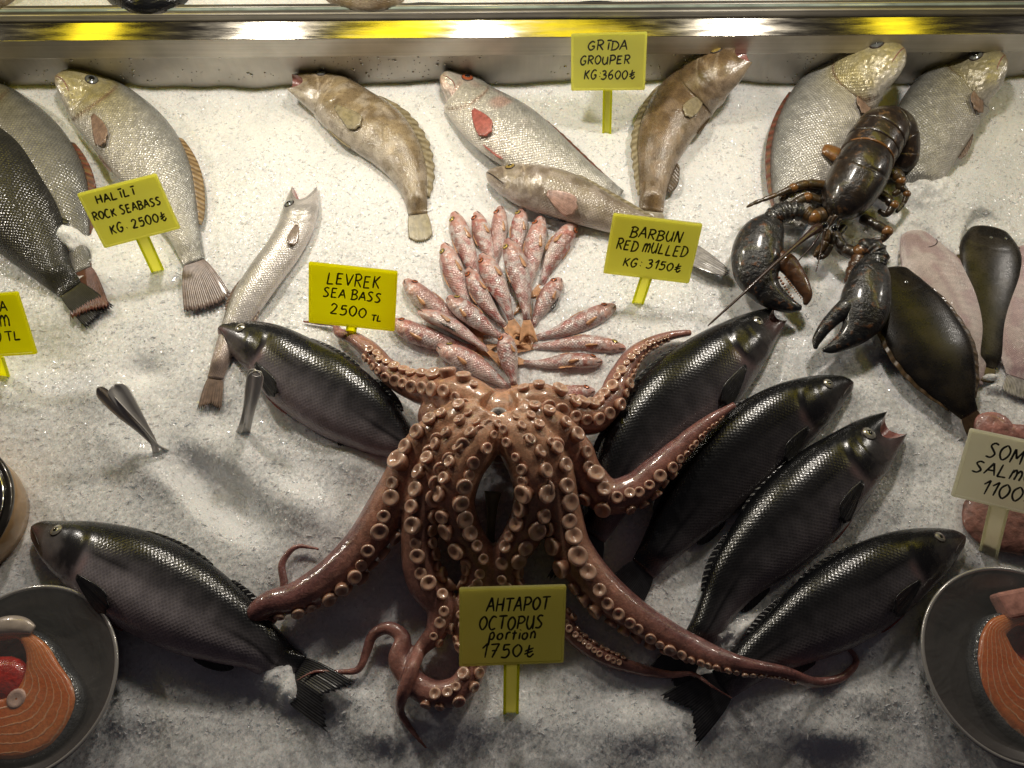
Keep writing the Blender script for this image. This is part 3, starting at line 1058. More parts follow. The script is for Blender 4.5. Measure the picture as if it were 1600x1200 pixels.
f, mm = meagre('silver croaker with yellow glints tinted on its head behind the HALILI tag, its fan tail showing below it',
     [(86, 119, 12), (112, 131, 29), (146, 156, 45), (181, 186, 54), (216, 225, 58), (246, 271, 52), (272, 325, 36), (290, 370, 23), (303, 410, 16)], 1,
     dors=(.50, .86, 17, FN_TAN, dict(lean=.9, flatten=.3)), tail=(78, 34, FN_DKMEAGRE, dict(fork=-.10, tipz=.006)))
f.edge_fin(.40, .50, 172, 10 * mm, FN_DKMEAGRE, 'pelvic_fin', lean=2.5)
f, mm = meagre('brownish croaker at the left edge with a dark red tail',
     [(-70, 140, 26), (-40, 160, 46), (0, 192, 58), (45, 236, 60), (85, 295, 50), (108, 355, 32), (122, 400, 18), (130, 422, 14)], 1, S_DARKM, pal_meagre(.8, .52, 6),
     dors=(.5, .86, 14, FN_REDB, dict(lean=.9, flatten=.2)), tail=(82, 28, FN_REDB, dict(fork=.05, tipz=.012, turn=-8)), pect=None, hk={5: .006, 6: .004, 7: .006})
f, mm = meagre('dark wet croaker at the left edge lying across a brownish one',
     [(-110, 150, 30), (-65, 215, 60), (-20, 270, 76), (20, 325, 68), (55, 378, 48), (85, 424, 28), (110, 452, 19)], 1, S_DARKM, pal_meagre(.25, .09, 7),
     dors=(.42, .84, 14, FN_BLACK, dict(lean=1.0, flatten=.2)), tail=(66, 25, FN_BLACK, dict(fork=.05, tipz=.008, turn=4)), pect=None, thick=.58)
f, mm = meagre('pale silver croaker with a red eye and red fin, tail under a slim brown fish',
     [(689, 118, 12), (715, 140, 30), (748, 170, 43), (792, 203, 50), (840, 238, 45), (890, 268, 32), (935, 292, 20), (968, 308, 13)], 1, S_MEAGRE,
     pal_meagre(.15, 1.08, 8, 1), FN_RED, eyem=EYE_RED, dors=(.45, .93, 7, FN_REDB, dict(lean=1.4)), roll=-4)
f.edge_fin(.42, .52, 160, 16 * mm, FN_RED, 'pelvic_fin', lean=2.2)
f, mm = meagre('large silver croaker behind the lobster, its head against the steel rail',
     [(1414, 76, 15), (1386, 90, 35), (1350, 112, 50), (1315, 147, 62), (1285, 192, 66), (1262, 242, 58), (1246, 292, 42), (1238, 330, 28), (1235, 352, 20)], -1,
     dors=(.38, .97, 10, FN_REDB, dict(lean=1.0)), eye=(.085, 66), er=9)
f, mm = meagre('greyer silver croaker at the right rear, its tail end buried in ice beside the lobster',
     [(1571, 86, 15), (1541, 106, 37), (1505, 133, 53), (1470, 172, 59), (1450, 215, 54), (1440, 262, 38), (1436, 300, 22)], -1, S_MEAGRE, pal_meagre(.75, .80, 12), eye=(.10, 66), er=8)
f.edge_fin(.5, .72, 178, 14 * mm, FN_DKMEAGRE, 'pelvic_fin', lean=2.2)

# ------------------------------------------------------------------ groupers
G_GRP = 'brown groupers on the ice'
f = Fish('grouper', 'tan grouper facing left with a jutting lower jaw, beside the pale croaker', 'grouper', G_GRP,
     [(452, 127, 13), (477, 135, 25), (512, 149, 37), (550, 176, 45), (590, 206, 47), (621, 240, 39), (640, 275, 28), (649, 305, 19), (653, 335, 15)], 1, S_GROUP,
     pal_grouper((.30, .23, .14), (.17, .12, .07), (.44, .39, .34), .7), thick=.58, gill=.30, gape=.06, scaly0=.3, hk={7: .009, 8: .005})
mm = mpp(550, 170)
f.eye(.115, 56, 6.5 * mm, EYE_GREY, .55)
f.pectoral(.33, 116, .17, 4, 17, FN_GROUP, lift=.002)
f.edge_fin(.36, .92, 2, 19 * mm, FN_GROUP, 'dorsal_fin', lean=.8, spiny=.30, flatten=.25)
f.tail(46 * mm, 17 * mm, FN_GROUP, fork=-.2, tipz=.002)
f.edge_fin(.34, .5, 178, 8 * mm, FN_GROUP, 'pelvic_fin', lean=2.5)
f = Fish('grouper', 'mottled brown grouper facing up beside the GRIDA tag', 'grouper', G_GRP,
     [(1168, 82, 18), (1142, 98, 32), (1110, 120, 42), (1076, 152, 46), (1050, 187, 45), (1033, 226, 38), (1025, 262, 28), (1020, 300, 21), (1017, 330, 19)], -1, S_GROUP,
     pal_grouper((.19, .125, .065), (.085, .055, .03), (.30, .23, .17), .5, 14), thick=.6, gill=.30, gape=.045, scaly0=.3)
mm = mpp(1076, 150)
f.eye(.105, 64, 7.5 * mm, EYE_GOLD, .5)
f.pectoral(.33, 122, .17, -4, 16, FN_GROUP, lift=.002)
f.edge_fin(.34, .92, 2, 13 * mm, FN_GROUP, 'dorsal_fin', lean=.9, spiny=.3, flatten=.2)
f.edge_fin(.72, .88, 178, 16 * mm, FN_BROWN, 'anal_fin', lean=.9)
f.edge_fin(.36, .5, 178, 9 * mm, FN_BROWN, 'pelvic_fin', lean=2.5)
f.tail(34 * mm, 24 * mm, FN_GROUP, fork=-.2, tipz=.004)
f = Fish('comber', 'slim grey brown grouper lying behind the BARBUN tag above the red mullets', 'grouper', G_GRP,
     [(760, 270, 8), (788, 279, 23), (830, 291, 35), (880, 306, 38), (930, 326, 31), (980, 347, 24), (1035, 373, 19), (1080, 396, 17)], 1, S_COMBER,
     pal_grouper((.30, .25, .19), (.15, .11, .085), (.46, .40, .37), .6, 17), thick=.62, gill=.29, roll=10, scaly0=.3, sink=.95)
mm = mpp(880, 306)
f.eye(.11, 56, 6.5 * mm, EYE_GOLD, .55)
f.pectoral(.32, 112, .15, 14, 26, fin_mat('fin_rosy', (.42, .22, .18), (.50, .36, .30), .35), lift=.004)
f.edge_fin(.36, .9, 2, 8 * mm, FN_GROUP, 'dorsal_fin', lean=1.4)
f.edge_fin(.30, .44, 178, 8 * mm, FN_BLACK, 'pelvic_fin', lean=2.8)
f.tail(62 * mm, 15 * mm, FN_STRIPE, fork=-.45, tipz=.010)
f.line_on([(.004, 100), (.06, 112), (.12, 124)], .0009, MOUTH_DARK, 'mouth')

# ------------------------------------------------------------------ slim silver fish (hake)
def pal_hake(U, fd, ug, PH):
    t = rampd(fd) + (vnoise(U * 20, fd / 25, 33) - .5) * .1
    c = ramp(t, [(0, (.22, .21, .17)), (.2, (.33, .31, .27)), (.4, (.52, .49, .47)), (.75, (.62, .58, .57)), (1, (.60, .55, .54))])
    hd = 1 - sstep(-.01, .01, U - ug)
    c = mixc(c, (.30, .29, .28), hd * .5 * blot(U, fd, 34, 22, 6, .4, .6))
    return mixc(c, (.34, .22, .17), sstep(.72, .95, U) * .7)
f = Fish('hake', 'slim silver fish with its mouth gaping upward, bent tail behind the left sea bass', 'hake', None,
     [(476, 291, 19), (471, 320, 26), (463, 352, 27), (444, 388, 27), (415, 428, 27), (386, 472, 25), (361, 522, 18), (346, 562, 14), (336, 592, 12)], -1, S_SILVER, pal_hake,
     thick=.7, gill=.22, gape=.11, scaly0=.2)
mm = mpp(440, 400)
f.eye(.075, 55, 7 * mm, EYE_GREY, .6)
f.pectoral(.24, 110, .11, 12, 16, FN_HAKE, lift=.003)
f.tail(45 * mm, 17 * mm, FN_HAKE, fork=.18, tipz=.004, turn=6, ragged=.12)
f.edge_fin(.55, .7, 3, 8 * mm, FN_HAKE, 'dorsal_fin', lean=1.6)
f.edge_fin(.66, .84, 177, 8 * mm, FN_HAKE, 'anal_fin', lean=1.6)

# ------------------------------------------------------------------ flatfish
def pal_flat(c0, c1, seed, mid=None):
    c0, c1 = np.asarray(c0), np.asarray(c1)
    def f(U, fd, ug, PH):
        k = blot(U, fd, seed, 14, 8, .4, .7)
        c = mixc(np.broadcast_to(c0, U.shape + (3,)), c1, k)
        if mid is not None:
            w = np.sin(U * 150 - np.abs(fd - 90) / 4.2) * sstep(.15, .25, U)
            c = c * (1 - .10 * w[..., None])
        if mid is not None:
            e = np.exp(-((fd - 90) / 7) ** 2) * .6 + np.exp(-((fd - 62) / 10) ** 2) * .35 + np.exp(-((fd - 122) / 10) ** 2) * .35
            c = mixc(c, mid, e * sstep(.2, .3, U))
        return c
    return f
def flatfish(kind, label, sp, side, mat, pal, finm, tail, thick=.17, fringe=8, eyes=False, **k):
    f = Fish(kind, label, kind, 'flatfish at the right side of the ice', sp, side, mat, pal, thick=thick, gill=.2, gdepth=.02, scaly0=.05, keel=.9, **k)
    mm = mpp(sp[3][0], sp[3][1], .02)
    f.edge_fin(.12, .93, 0, fringe * mm, finm, 'dorsal_fin', lean=.5, flatten=.15, n=70)
    f.edge_fin(.20, .93, 180, fringe * mm, finm, 'anal_fin', lean=.5, flatten=.15, n=70)
    if tail:
        f.tail(tail[0] * mm, tail[1] * mm, tail[2], fork=-.12, tipz=.003)
    return f, mm
f, mm = flatfish('sole', 'pale underside up sole with a pink snout, beside the dark flounder',
     [(1424, 360, 14), (1440, 390, 29), (1460, 425, 42), (1483, 465, 49), (1501, 505, 43), (1514, 545, 29), (1521, 580, 15), (1523, 600, 10)], -1, S_FLAT_P,
     pal_flat((.55, .47, .46), (.44, .33, .34), 81, (.30, .19, .21)), FN_STRIPE, None)
f.line_on([(.09, 165), (.12, 140), (.14, 118), (.145, 100)], .0006, MOUTH_DARK, 'mouth')
f, mm = flatfish('sole', 'dark round headed sole between two pale ones, its small tail in the ice',
     [(1545, 354, 20), (1547, 380, 37), (1548, 420, 42), (1547, 470, 36), (1545, 520, 26), (1542, 558, 18), (1541, 574, 13)], 1, S_FLAT_D,
     pal_flat((.018, .016, .014), (.040, .034, .026), 83), FN_BROWN, (26, 13, FN_BROWN), thick=.24)
f.eye(.10, 60, 2.4 * mm, EYE_GREY); f.eye(.12, 95, 2.4 * mm, EYE_GREY)
f, mm = flatfish('sole', 'pale sole cut by the right edge of the picture, striped tail tip in the ice',
     [(1616, 385, 15), (1610, 430, 42), (1604, 480, 50), (1600, 535, 42), (1596, 578, 25), (1594, 592, 18)], -1, S_FLAT_P,
     pal_flat((.56, .46, .46), (.46, .33, .35), 85, (.32, .18, .21)), FN_STRIPE, (34, 24, FN_STRIPE))
f, mm = flatfish('flounder', 'large near black flounder beneath the right lobster claw with a brown tail',
     [(1386, 418, 22), (1408, 460, 42), (1435, 506, 51), (1459, 550, 52), (1482, 594, 39), (1503, 630, 21), (1515, 648, 14)], -1, S_FLAT_D,
     pal_flat((.009, .008, .008), (.020, .016, .012), 87), FN_BROWN, (36, 17, FN_BROWN), thick=.2, dz=[.012, .014, .016, .014, .010])
f.eye(.12, 70, 2.6 * mm, EYE_GREY); f.eye(.14, 105, 2.6 * mm, EYE_GREY)

# ------------------------------------------------------------------ red mullets
G_MUL = 'red mullets fanned out behind the octopus'
MUL = [  # (knots, half width, side, roll, extra height, label)
 ([(709, 331), (722, 371), (738, 414), (752, 446)], 18, -1, 0, 0, 'red mullet at the top left of the fan, head up, nearest the tan grouper'),
 ([(744, 331), (753, 364), (766, 398), (775, 425)], 16, -1, 0, 0, 'red mullet second along the top row, orange face up'),
 ([(782, 322), (780, 357), (775, 400), (772, 425)], 15, -1, 0, 0, 'red mullet third along the top row, grey nose up'),
 ([(816, 326), (811, 357), (808, 393), (806, 415)], 15, -1, 5, 0, 'red mullet with a dark snout in the top row under the slim grouper'),
 ([(846, 338), (836, 380), (828, 425), (822, 462)], 18, -1, 0, .004, 'silvery red mullet tucked close under the slim grouper, gill lines showing'),
 ([(899, 348), (875, 382), (856, 420), (846, 446)], 18, 1, -15, 0, 'pale red mullet slanting at the right end of the top row with a black speck'),
 ([(694, 380), (707, 419), (726, 464), (745, 500)], 19, -1, 0, .001, 'plump red mullet at the left of the second row beside the LEVREK tag'),
 ([(732, 418), (748, 455), (770, 488), (790, 510)], 16, -1, 4, .009, 'narrow red mullet with a golden ringed eye lying over the left of the fan'),
 ([(753, 396), (772, 436), (791, 477), (799, 500)], 19, -1, 0, .010, 'red mullet with orange tail in the middle of the fan'),
 ([(793, 373), (809, 421), (820, 470), (823, 500)], 20, -1, 0, .012, 'long pink red mullet standing upright at the centre of the fan'),
 ([(876, 435), (855, 466), (838, 498), (832, 512)], 17, -1, 8, .001, 'pinkish red mullet on its own at the right with a dark belly slit'),
 ([(632, 437), (662, 466), (700, 492), (735, 515)], 19, 1, 0, .002, 'red mullet just right of the LEVREK tag, head highest on that side'),
 ([(699, 464), (735, 492), (765, 515), (785, 529)], 18, 1, 0, .010, 'red mullet with a black eye lying across the left of the fan'),
 ([(653, 487), (697, 503), (738, 530), (763, 549)], 14, 1, -40, .009, 'red mullet turned belly up with a dark slit in its white belly'),
 ([(608, 500), (655, 523), (705, 538), (745, 546)], 19, 1, 0, .001, 'red mullet partly behind the LEVREK tag, lowest on that side'),
 ([(683, 541), (735, 566), (775, 592), (797, 607)], 20, 1, -6, .004, 'red mullet with two dark specks, its tail on the octopus'),
 ([(788, 521), (794, 557), (801, 590), (804, 602)], 18, -1, 0, .010, 'short red patched mullet pointing up just above the octopus mouth'),
 ([(962, 477), (906, 505), (860, 522), (838, 528)], 18, -1, 0, .002, 'bright red mullet on the right slanting up to the right'),
 ([(978, 545), (920, 536), (860, 540), (832, 542)], 15, -1, 0, .003, 'red mullet on the right lying level, its nose on an octopus arm'),
 ([(942, 566), (897, 563), (845, 568), (818, 566)], 14, -1, -12, .004, 'pale bellied red mullet on the right with a loose fin hanging down'),
 ([(930, 611), (889, 615), (845, 617), (825, 616)], 15, -1, 0, .001, 'red mullet cradled in the upper right octopus arm'),
]
for i, (kn, hw, side, roll, dzz, lab) in enumerate(MUL):
    xs = np.array(kn, float)
    t = np.linspace(0, 1, 8)
    s_ = np.concatenate([[0], np.cumsum(np.hypot(*np.diff(xs, axis=0).T))]); s_ /= s_[-1]
    q = ci(t, s_, xs)
    pr = np.array([.34, .80, 1.0, .97, .86, .66, .42, .32]) * hw * .88
    sp = [(a, b, c) for (a, b), c in zip(q, pr)]
    mm = mpp(xs[1][0], xs[1][1], .01)
    z0 = hw * mm * .62 * .62
    dz = np.array([.0, .001, .001, .0, -.001, -.002, -.004, -.006]) * 1.0
    f = Fish('red_mullet', lab, 'red mullet', G_MUL, sp, side, S_MULLET, pal_mullet(i), thick=.66, lift=z0 + dzz, dz=dz, roll=roll, N=72, M=32, gill=.27, gdepth=.075, scaly0=.26, foot=dzz < .003)
    f.eye(.13, 52, 4.2 * mm, EYE_RED if i % 3 else EYE_GOLD, .5)
    f.pectoral(.30, 114, .14, 12, 12, FN_MULL, lift=.0005, n=8, m=9)
    f.edge_fin(.36, .55, 2, 3.5 * mm, FN_MULL, 'dorsal_fin', lean=2.0, n=16, k=4)
    if i in (5, 10, 13, 19):
        f.edge_fin(.34, .55, 165, 10 * mm, FN_BLACK if i in (10, 13) else FN_MULL, 'pelvic_fin', lean=2.2, n=14, k=4)
    f.tail(36 * mm, 14 * mm, FN_MULL, fork=.38, tipz=.003 + dzz * .5, n=8, m=15)
    f.line_on([(.01, 105), (.05, 115), (.08, 126)], .0005, MOUTH_DARK, 'mouth', n=10)

# ------------------------------------------------------------------ fish on the upper tier, only their near edges in view
def tier_fish(label, x0, x1, yb, hw, mat, pal, finm, dorsal):
    sp = []
    for t, w in zip(np.linspace(0, 1, 7), (.2, .6, .9, 1, .8, .5, .3)):
        sp.append((x0 + (x1 - x0) * t, yb - hw * .9, w * hw))
    f = Fish('shelf_fish', label, 'fish', None, sp, -1, mat, pal, thick=.55, lift=TIER_Z + .008, foot=False, N=60, M=30)
    mm = mpp(x0, 0, TIER_Z)
    f.eye(.1, 50, 6 * mm, EYE_RING)
    f.pectoral(.28, 118, .15, 10, 16, finm)
    f.tail(50 * mm, 25 * mm, finm, tipz=TIER_Z + .004)
tier_fish('dark fish behind the glass edge at the top left', 150, 330, 14, 34, S_BASS, pal_bass(31), FN_BLACK, 1)
tier_fish('brown fish behind the glass edge above the tan grouper', 475, 690, 12, 34, S_GROUP, pal_grouper(), FN_GROUP, 1)
tier_fish('brown fish behind the glass edge at the far top left corner', -120, 60, 14, 34, S_GROUP, pal_grouper(), FN_GROUP, 1)
# ------------------------------------------------------------------ octopus
ARMS = [  # knots: px, py, height mm, radius px ; roll angle(s) of the sucker side, first sucker, last sucker
 dict(k=[(760, 640, 76, 34), (725, 622, 70, 36), (685, 612, 52, 30), (640, 600, 36, 23), (603, 577, 26, 19), (575, 545, 20, 15), (549, 527, 15, 11), (529, 519, 12, 8), (524, 508, 9, 5), (500, 505, 6, 3.5), (472, 502, 3, 2)], roll=[0, 0, 15, 60, 110], s=(.05, .62)),
 dict(k=[(800, 640, 76, 34), (845, 632, 68, 34), (890, 650, 48, 28), (925, 652, 36, 27), (953, 626, 32, 24), (972, 585, 27, 19), (992, 553, 22, 14), (1025, 532, 18, 9), (1055, 523, 15, 7), (1080, 520, 14, 5)], roll=[0, 0, -15, -45, -60], s=(.05, .9)),
 dict(k=[(805, 650, 78, 36), (850, 668, 72, 36), (890, 700, 56, 33), (917, 748, 40, 31), (952, 776, 34, 29), (990, 766, 36, 27), (1022, 737, 44, 22), (1060, 700, 48, 16), (1100, 664, 50, 11), (1148, 632, 47, 5)], roll=[0, -15, -45, -85, -95], s=(.05, .93)),
 dict(k=[(800, 655, 80, 34), (835, 690, 80, 34), (862, 735, 66, 33), (875, 795, 48, 33), (893, 858, 34, 33), (940, 920, 26, 31), (1010, 973, 22, 25), (1085, 1012, 26, 19), (1155, 1037, 46, 13), (1220, 1049, 40, 10), (1285, 1066, 13, 8), (1322, 1054, 7, 6.5), (1338, 1030, 6, 5), (1322, 1009, 7, 3.5)], roll=[0, -10, -50, -95, -110, -90], s=(.035, .80)),
 dict(k=[(790, 660, 80, 30), (806, 690, 84, 33), (830, 735, 74, 34), (834, 790, 54, 33), (815, 838, 38, 31), (790, 876, 28, 27), (792, 915, 20, 23), (832, 950, 16, 19), (875, 965, 14, 17), (897, 995, 12, 13), (935, 1022, 11, 12), (990, 1043, 9, 10), (1045, 1054, 7, 6.5), (1088, 1055, 20, 4), (1112, 1072, 26, 3), (1145, 1092, 17, 2)], roll=[0, 0, 20, 30, 20, 0], s=(.03, .74)),
 dict(k=[(770, 660, 80, 30), (752, 690, 84, 33), (722, 735, 74, 34), (710, 790, 56, 33), (726, 838, 40, 31), (750, 876, 30, 27), (746, 915, 22, 24), (728, 945, 19, 21), (724, 970, 16, 20), (742, 1035, 15, 21), (715, 1078, 15, 22), (675, 1083, 15, 21), (640, 1060, 15, 19), (622, 1028, 15, 16), (630, 998, 14, 13), (607, 981, 13, 10), (583, 992, 11, 8.5), (572, 1020, 9, 7.5), (560, 1046, 8, 6), (530, 1050, 7, 4.5), (490, 1050, 8, 3), (462, 1064, 9, 2)], roll=[0, 0, -20, -30, 20, 50, 60, 40], s=(.025, .62)),
 dict(k=[(755, 648, 80, 34), (715, 662, 74, 36), (678, 688, 62, 36), (645, 728, 46, 35), (612, 785, 34, 34), (568, 850, 26, 31), (510, 905, 22, 27), (455, 935, 21, 23), (415, 945, 26, 19), (398, 962, 22, 14), (418, 972, 12, 9), (444, 915, 9, 7), (441, 880, 9, 6), (460, 856, 9, 4.5), (500, 858, 9, 2.5)], roll=[0, 10, 60, 110, 125, 100], s=(.03, .66)),
 dict(k=[(762, 655, 80, 34), (725, 688, 80, 34), (690, 725, 66, 34), (664, 785, 48, 32), (655, 850, 34, 30), (664, 910, 24, 28), (690, 950, 20, 25), (682, 985, 16, 18), (657, 1015, 13, 12), (643, 1048, 28, 11), (629, 1085, 24, 10), (626, 1112, 9, 7), (645, 1143, 5, 4.5), (667, 1170, 4, 2.5)], roll=[0, 0, 20, 40, 0, -30], s=(.03, .66)),
]

def octopus_skin():
    t = NT('octopus_skin')
    pig = t.attr('pig').outputs['Color']
    o = t.obj()
    n1 = t.noise(o, 45, 4)
    c = t.mix(1, pig, t.rng(n1.outputs[0], .3, .7, .78, 1.22), 'MULTIPLY')
    n2 = t.noise(o, 600, 2)
    n3 = t.noise(o, 150, 5, .7, 1.2)
    c = t.mix(1, c, t.rng(n3.outputs[0], .35, .65, .72, 1.2), 'MULTIPLY')
    c = t.mix(1, c, t.rng(n2.outputs[0], .3, .7, .88, 1.12), 'MULTIPLY')
    t.set(color=c, rough=.32, coat=.75, coatr=.08, sss=.22, sscale=.008)
    t.b.inputs['Subsurface Radius'].default_value = (1, .4, .25)
    b = t.bump(n1.outputs[0], .25, .004)
    b0 = b
    b = t.bump(n3.outputs[0], .25, .0020, b)
    b = t.bump(n2.outputs[0], .3, .0012, b)
    t.l(b, t.b.inputs['Normal'])
    t.l(t.bump(n3.outputs[0], .06, .0020, b0), t.b.inputs['Coat Normal'])
    return t.m
OCT = octopus_skin()

def sucker_skin():
    t = NT('sucker_skin')
    pig = t.attr('pig').outputs['Color']
    n1 = t.noise(t.obj(), 60, 3)
    inf = t.n('ShaderNodeObjectInfo')
    c = t.mix(1, pig, t.rng(n1.outputs[0], .3, .7, .8, 1.2), 'MULTIPLY')
    c = t.mix(1, c, t.rng(inf.outputs['Random'], 0, 1, .8, 1.15), 'MULTIPLY')
    t.set(color=c, rough=.3, coat=.9, coatr=.09, sss=.35, sscale=.006)
    t.b.inputs['Subsurface Radius'].default_value = (1, .45, .3)
    return t.m
SUCK = sucker_skin()

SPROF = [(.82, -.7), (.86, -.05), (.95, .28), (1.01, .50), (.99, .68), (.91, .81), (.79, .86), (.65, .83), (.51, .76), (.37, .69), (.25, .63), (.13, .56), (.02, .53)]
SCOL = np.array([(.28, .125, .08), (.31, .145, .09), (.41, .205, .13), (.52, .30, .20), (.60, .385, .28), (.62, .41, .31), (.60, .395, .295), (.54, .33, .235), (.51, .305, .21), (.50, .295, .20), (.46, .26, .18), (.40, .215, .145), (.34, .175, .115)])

def make_octopus():
    ctr = P(785, 660, 0)
    ctr[2] = 0
    root = thing('octopus', 'raw octopus lying on its back with sucker covered arms spread over the ice', 'octopus', ctr)
    mb = MB()
    CL = []
    for ai, arm in enumerate(ARMS):
        K = np.array([[*P(x, y, h / 1000), r * mpp(x, y, h / 1000)] for x, y, h, r in arm['k']])
        R, u = spline(K, 150)
        C, r = R[:, :3], R[:, 3]
        # fine unevenness of the flesh
        r = r * (1 + .05 * (vnoise(u * 28 + ai * 9, u * 0, 90 + ai) - .5))
        T = unit(np.gradient(C, axis=0))
        Z = np.array([0, 0, 1.])
        Bz = unit(Z - (T @ Z)[:, None] * T)
        Lf = np.cross(Bz, T)                       # left of travel
        ang = np.radians(ci(u, np.linspace(0, 1, len(arm['roll'])), arm['roll']))
        O = np.cos(ang)[:, None] * Bz + np.sin(ang)[:, None] * Lf
        Q = np.cross(T, O)
        CL.append((C, r, O, Q, T, u))
        mb.tube(C, r, 16)
        # flesh ridge on the sucker side
        mb.tube(C + O * (r * .35)[:, None], r * .72, 12)
    # crown and webs between the arms
    def ell(px, py, h, rx, ry, rz):
        c = P(px, py, h / 1000); m = mpp(px, py, h / 1000)
        mb.ball(c, 1.0, 14, 22, sc=(rx * m, ry * m, rz / 1000))
    ell(780, 652, 62, 60, 42, 30)
    ell(779, 648, 72, 34, 26, 19)
    ell(782, 665, 40, 100, 60, 36)
    ell(700, 650, 45, 48, 40, 24)
    ell(865, 660, 46, 48, 40, 24)
    ell(780, 690, 58, 40, 34, 26)
    ell(690, 712, 44, 30, 44, 24)
    ell(872, 722, 44, 26, 44, 24)
    tmp = mb.build('octopus_raw', OCT)
    rm = tmp.modifiers.new('fuse', 'REMESH'); rm.mode = 'VOXEL'; rm.voxel_size = .0017
    sm = tmp.modifiers.new('soften', 'SMOOTH'); sm.factor = .5; sm.iterations = 5
    dg = bpy.context.evaluated_depsgraph_get()
    ev = tmp.evaluated_get(dg)
    me2 = bpy.data.meshes.new_from_object(ev)
    V = np.empty(len(me2.vertices) * 3)
    me2.vertices.foreach_get('co', V)
    V = V.reshape(-1, 3)
    Fc = [tuple(p.vertices) for p in me2.polygons]
    bpy.data.objects.remove(tmp)
    # pigment: sucker side warm orange, outer skin purplish brown
    best = np.full(len(V), 9.)
    side = np.zeros(len(V)); along = np.zeros(len(V)); lat = np.zeros(len(V))
    for C, r, O, Q, T, u in CL:
        for q in range(0, 150, 2):
            d = V - C[q]
            dist = np.sqrt((d * d).sum(1))
            dn = dist / max(r[q], .003) * .5 + dist * 20
            k = dn < best
            best[k] = dn[k]
            side[k] = ((d @ O[q]) / np.maximum(dist, 1e-5))[k]
            lat[k] = ((d @ Q[q]) / np.maximum(dist, 1e-5))[k]
            along[k] = u[q]
    oral = sstep(-.25, .45, side)
    nz = vnoise(V[:, 0] * 130 + V[:, 2] * 90, V[:, 1] * 130 - V[:, 2] * 70, 95)
    base = ramp(along, [(0, (.60, .335, .205)), (.25, (.45, .225, .145)), (.5, (.33, .155, .12)), (1, (.33, .145, .12))])
    skn = ramp(along, [(0, (.36, .175, .115)), (.25, (.26, .12, .10)), (.5, (.215, .095, .088)), (1, (.24, .10, .09))])
    col = skn * (1 - oral[:, None]) + base * oral[:, None]
    col = col * (0.84 + .32 * nz)[:, None]
    fr = (vnoise(V[:, 0] * 500, V[:, 1] * 500 + V[:, 2] * 400, 96) > .78) & (oral < .5)
    col[fr] *= .72
    body = mesh('body', V, Fc, OCT, root, pig=np.clip(col, 0, 1))
    # suckers: two rows along each arm
    sm_ = MB()
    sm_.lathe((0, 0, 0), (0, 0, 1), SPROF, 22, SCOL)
    spots = []
    rs = np.random.RandomState(5)
    for C, r, O, Q, T, u in CL:
        arm = ARMS[len(spots)] if False else None
    for (C, r, O, Q, T, u), arm in zip(CL, ARMS):
        arc = np.concatenate([[0], np.cumsum(np.linalg.norm(np.diff(C, axis=0), axis=1))])
        L = arc[-1]
        s0, s1 = arm['s']
        for row in (-1, 1):
            s = s0 * L + (.0 if row < 0 else .005)
            while s < s1 * L:
                R = np.interp(s, arc, r)
                f = s / L
                sz = R * .395 * (1.0 if f > .16 else .62 + .38 * sstep(s0, .2, f)) * rs.uniform(.76, 1.2)
                sz = max(sz, .0011)
                i = min(int(np.interp(s, arc, np.arange(150))), 149)
                a = math.radians(37 + rs.uniform(-7, 7)) * row
                d = math.cos(a) * O[i] + math.sin(a) * Q[i]
                p = C[i] + O[i] * R * .34 + d * R * .73
                d2 = unit(d + T[i] * rs.uniform(-.22, .22) + Q[i] * rs.uniform(-.18, .18))
                hid = False
                for C2, r2, *_ in CL:
                    if C2 is C:
                        continue
                    dd2 = np.sqrt(((C2[::3] - p) ** 2).sum(1))
                    if (dd2 < r2[::3] * (.80 if f < .2 else .98)).any():
                        hid = True
                if not hid:
                    spots.append((sz, p, d2))
                s += max(sz * 2.12, .0027)
    spots.sort(key=lambda q: -q[0])
    first = None
    rest = MB()
    for i, (sz, p, d) in enumerate(spots):
        z = Vector(d)
        rot = z.to_track_quat('Z', 'Y').to_matrix().to_4x4()
        hgt = rs.uniform(.65, 1.05)
        M4 = Matrix.Translation(Vector(p - ctr)) @ rot @ Matrix.Diagonal((sz, sz * rs.uniform(.9, 1.08), sz * hgt, 1))
        if i < 100:
            if first is None:
                first = sm_.build('sucker', SUCK)
                o = first
            else:
                o = first.copy()
                COL.objects.link(o)
            o.parent = root
            o.matrix_basis = M4
        else:
            W3 = np.array(M4.to_3x3())
            v = sm_.V[0] @ W3.T + p
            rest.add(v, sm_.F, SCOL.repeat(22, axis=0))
    ro = rest.build('small_sucker', SUCK, root)
    ro['kind'] = 'stuff'
    # beak in the middle of the crown
    c = P(779, 651, .0945)
    up = unit(CAMP - c) * .55 + np.array([0, .1, .8])
    up = unit(up)
    m = MB()
    m.lathe(c - up * .004, up, [(.0105, -.002), (.0112, .002), (.0098, .0048), (.0072, .0054), (.0050, .004)], 18, (.26, .25, .25))
    lp = m.build('lip', simple('beak_lip', (.30, .28, .27), .3, 0, .4, 300, .4, coat=.6), root)
    m = MB()
    m.lathe(c - up * .001, up, [(.0062, -.002), (.0054, .0016), (.0036, .0048), (.0010, .0066)], 12)
    m.build('beak', simple('beak_black', (.010, .010, .012), .2, coat=.8), root)
    for C, r, O, Q, T, u in CL:
        k = C[:, 2] < .03
        FOOT.append((C[k], r[k], C[k][:, 2] - r[k] * .4))
    return root
make_octopus()
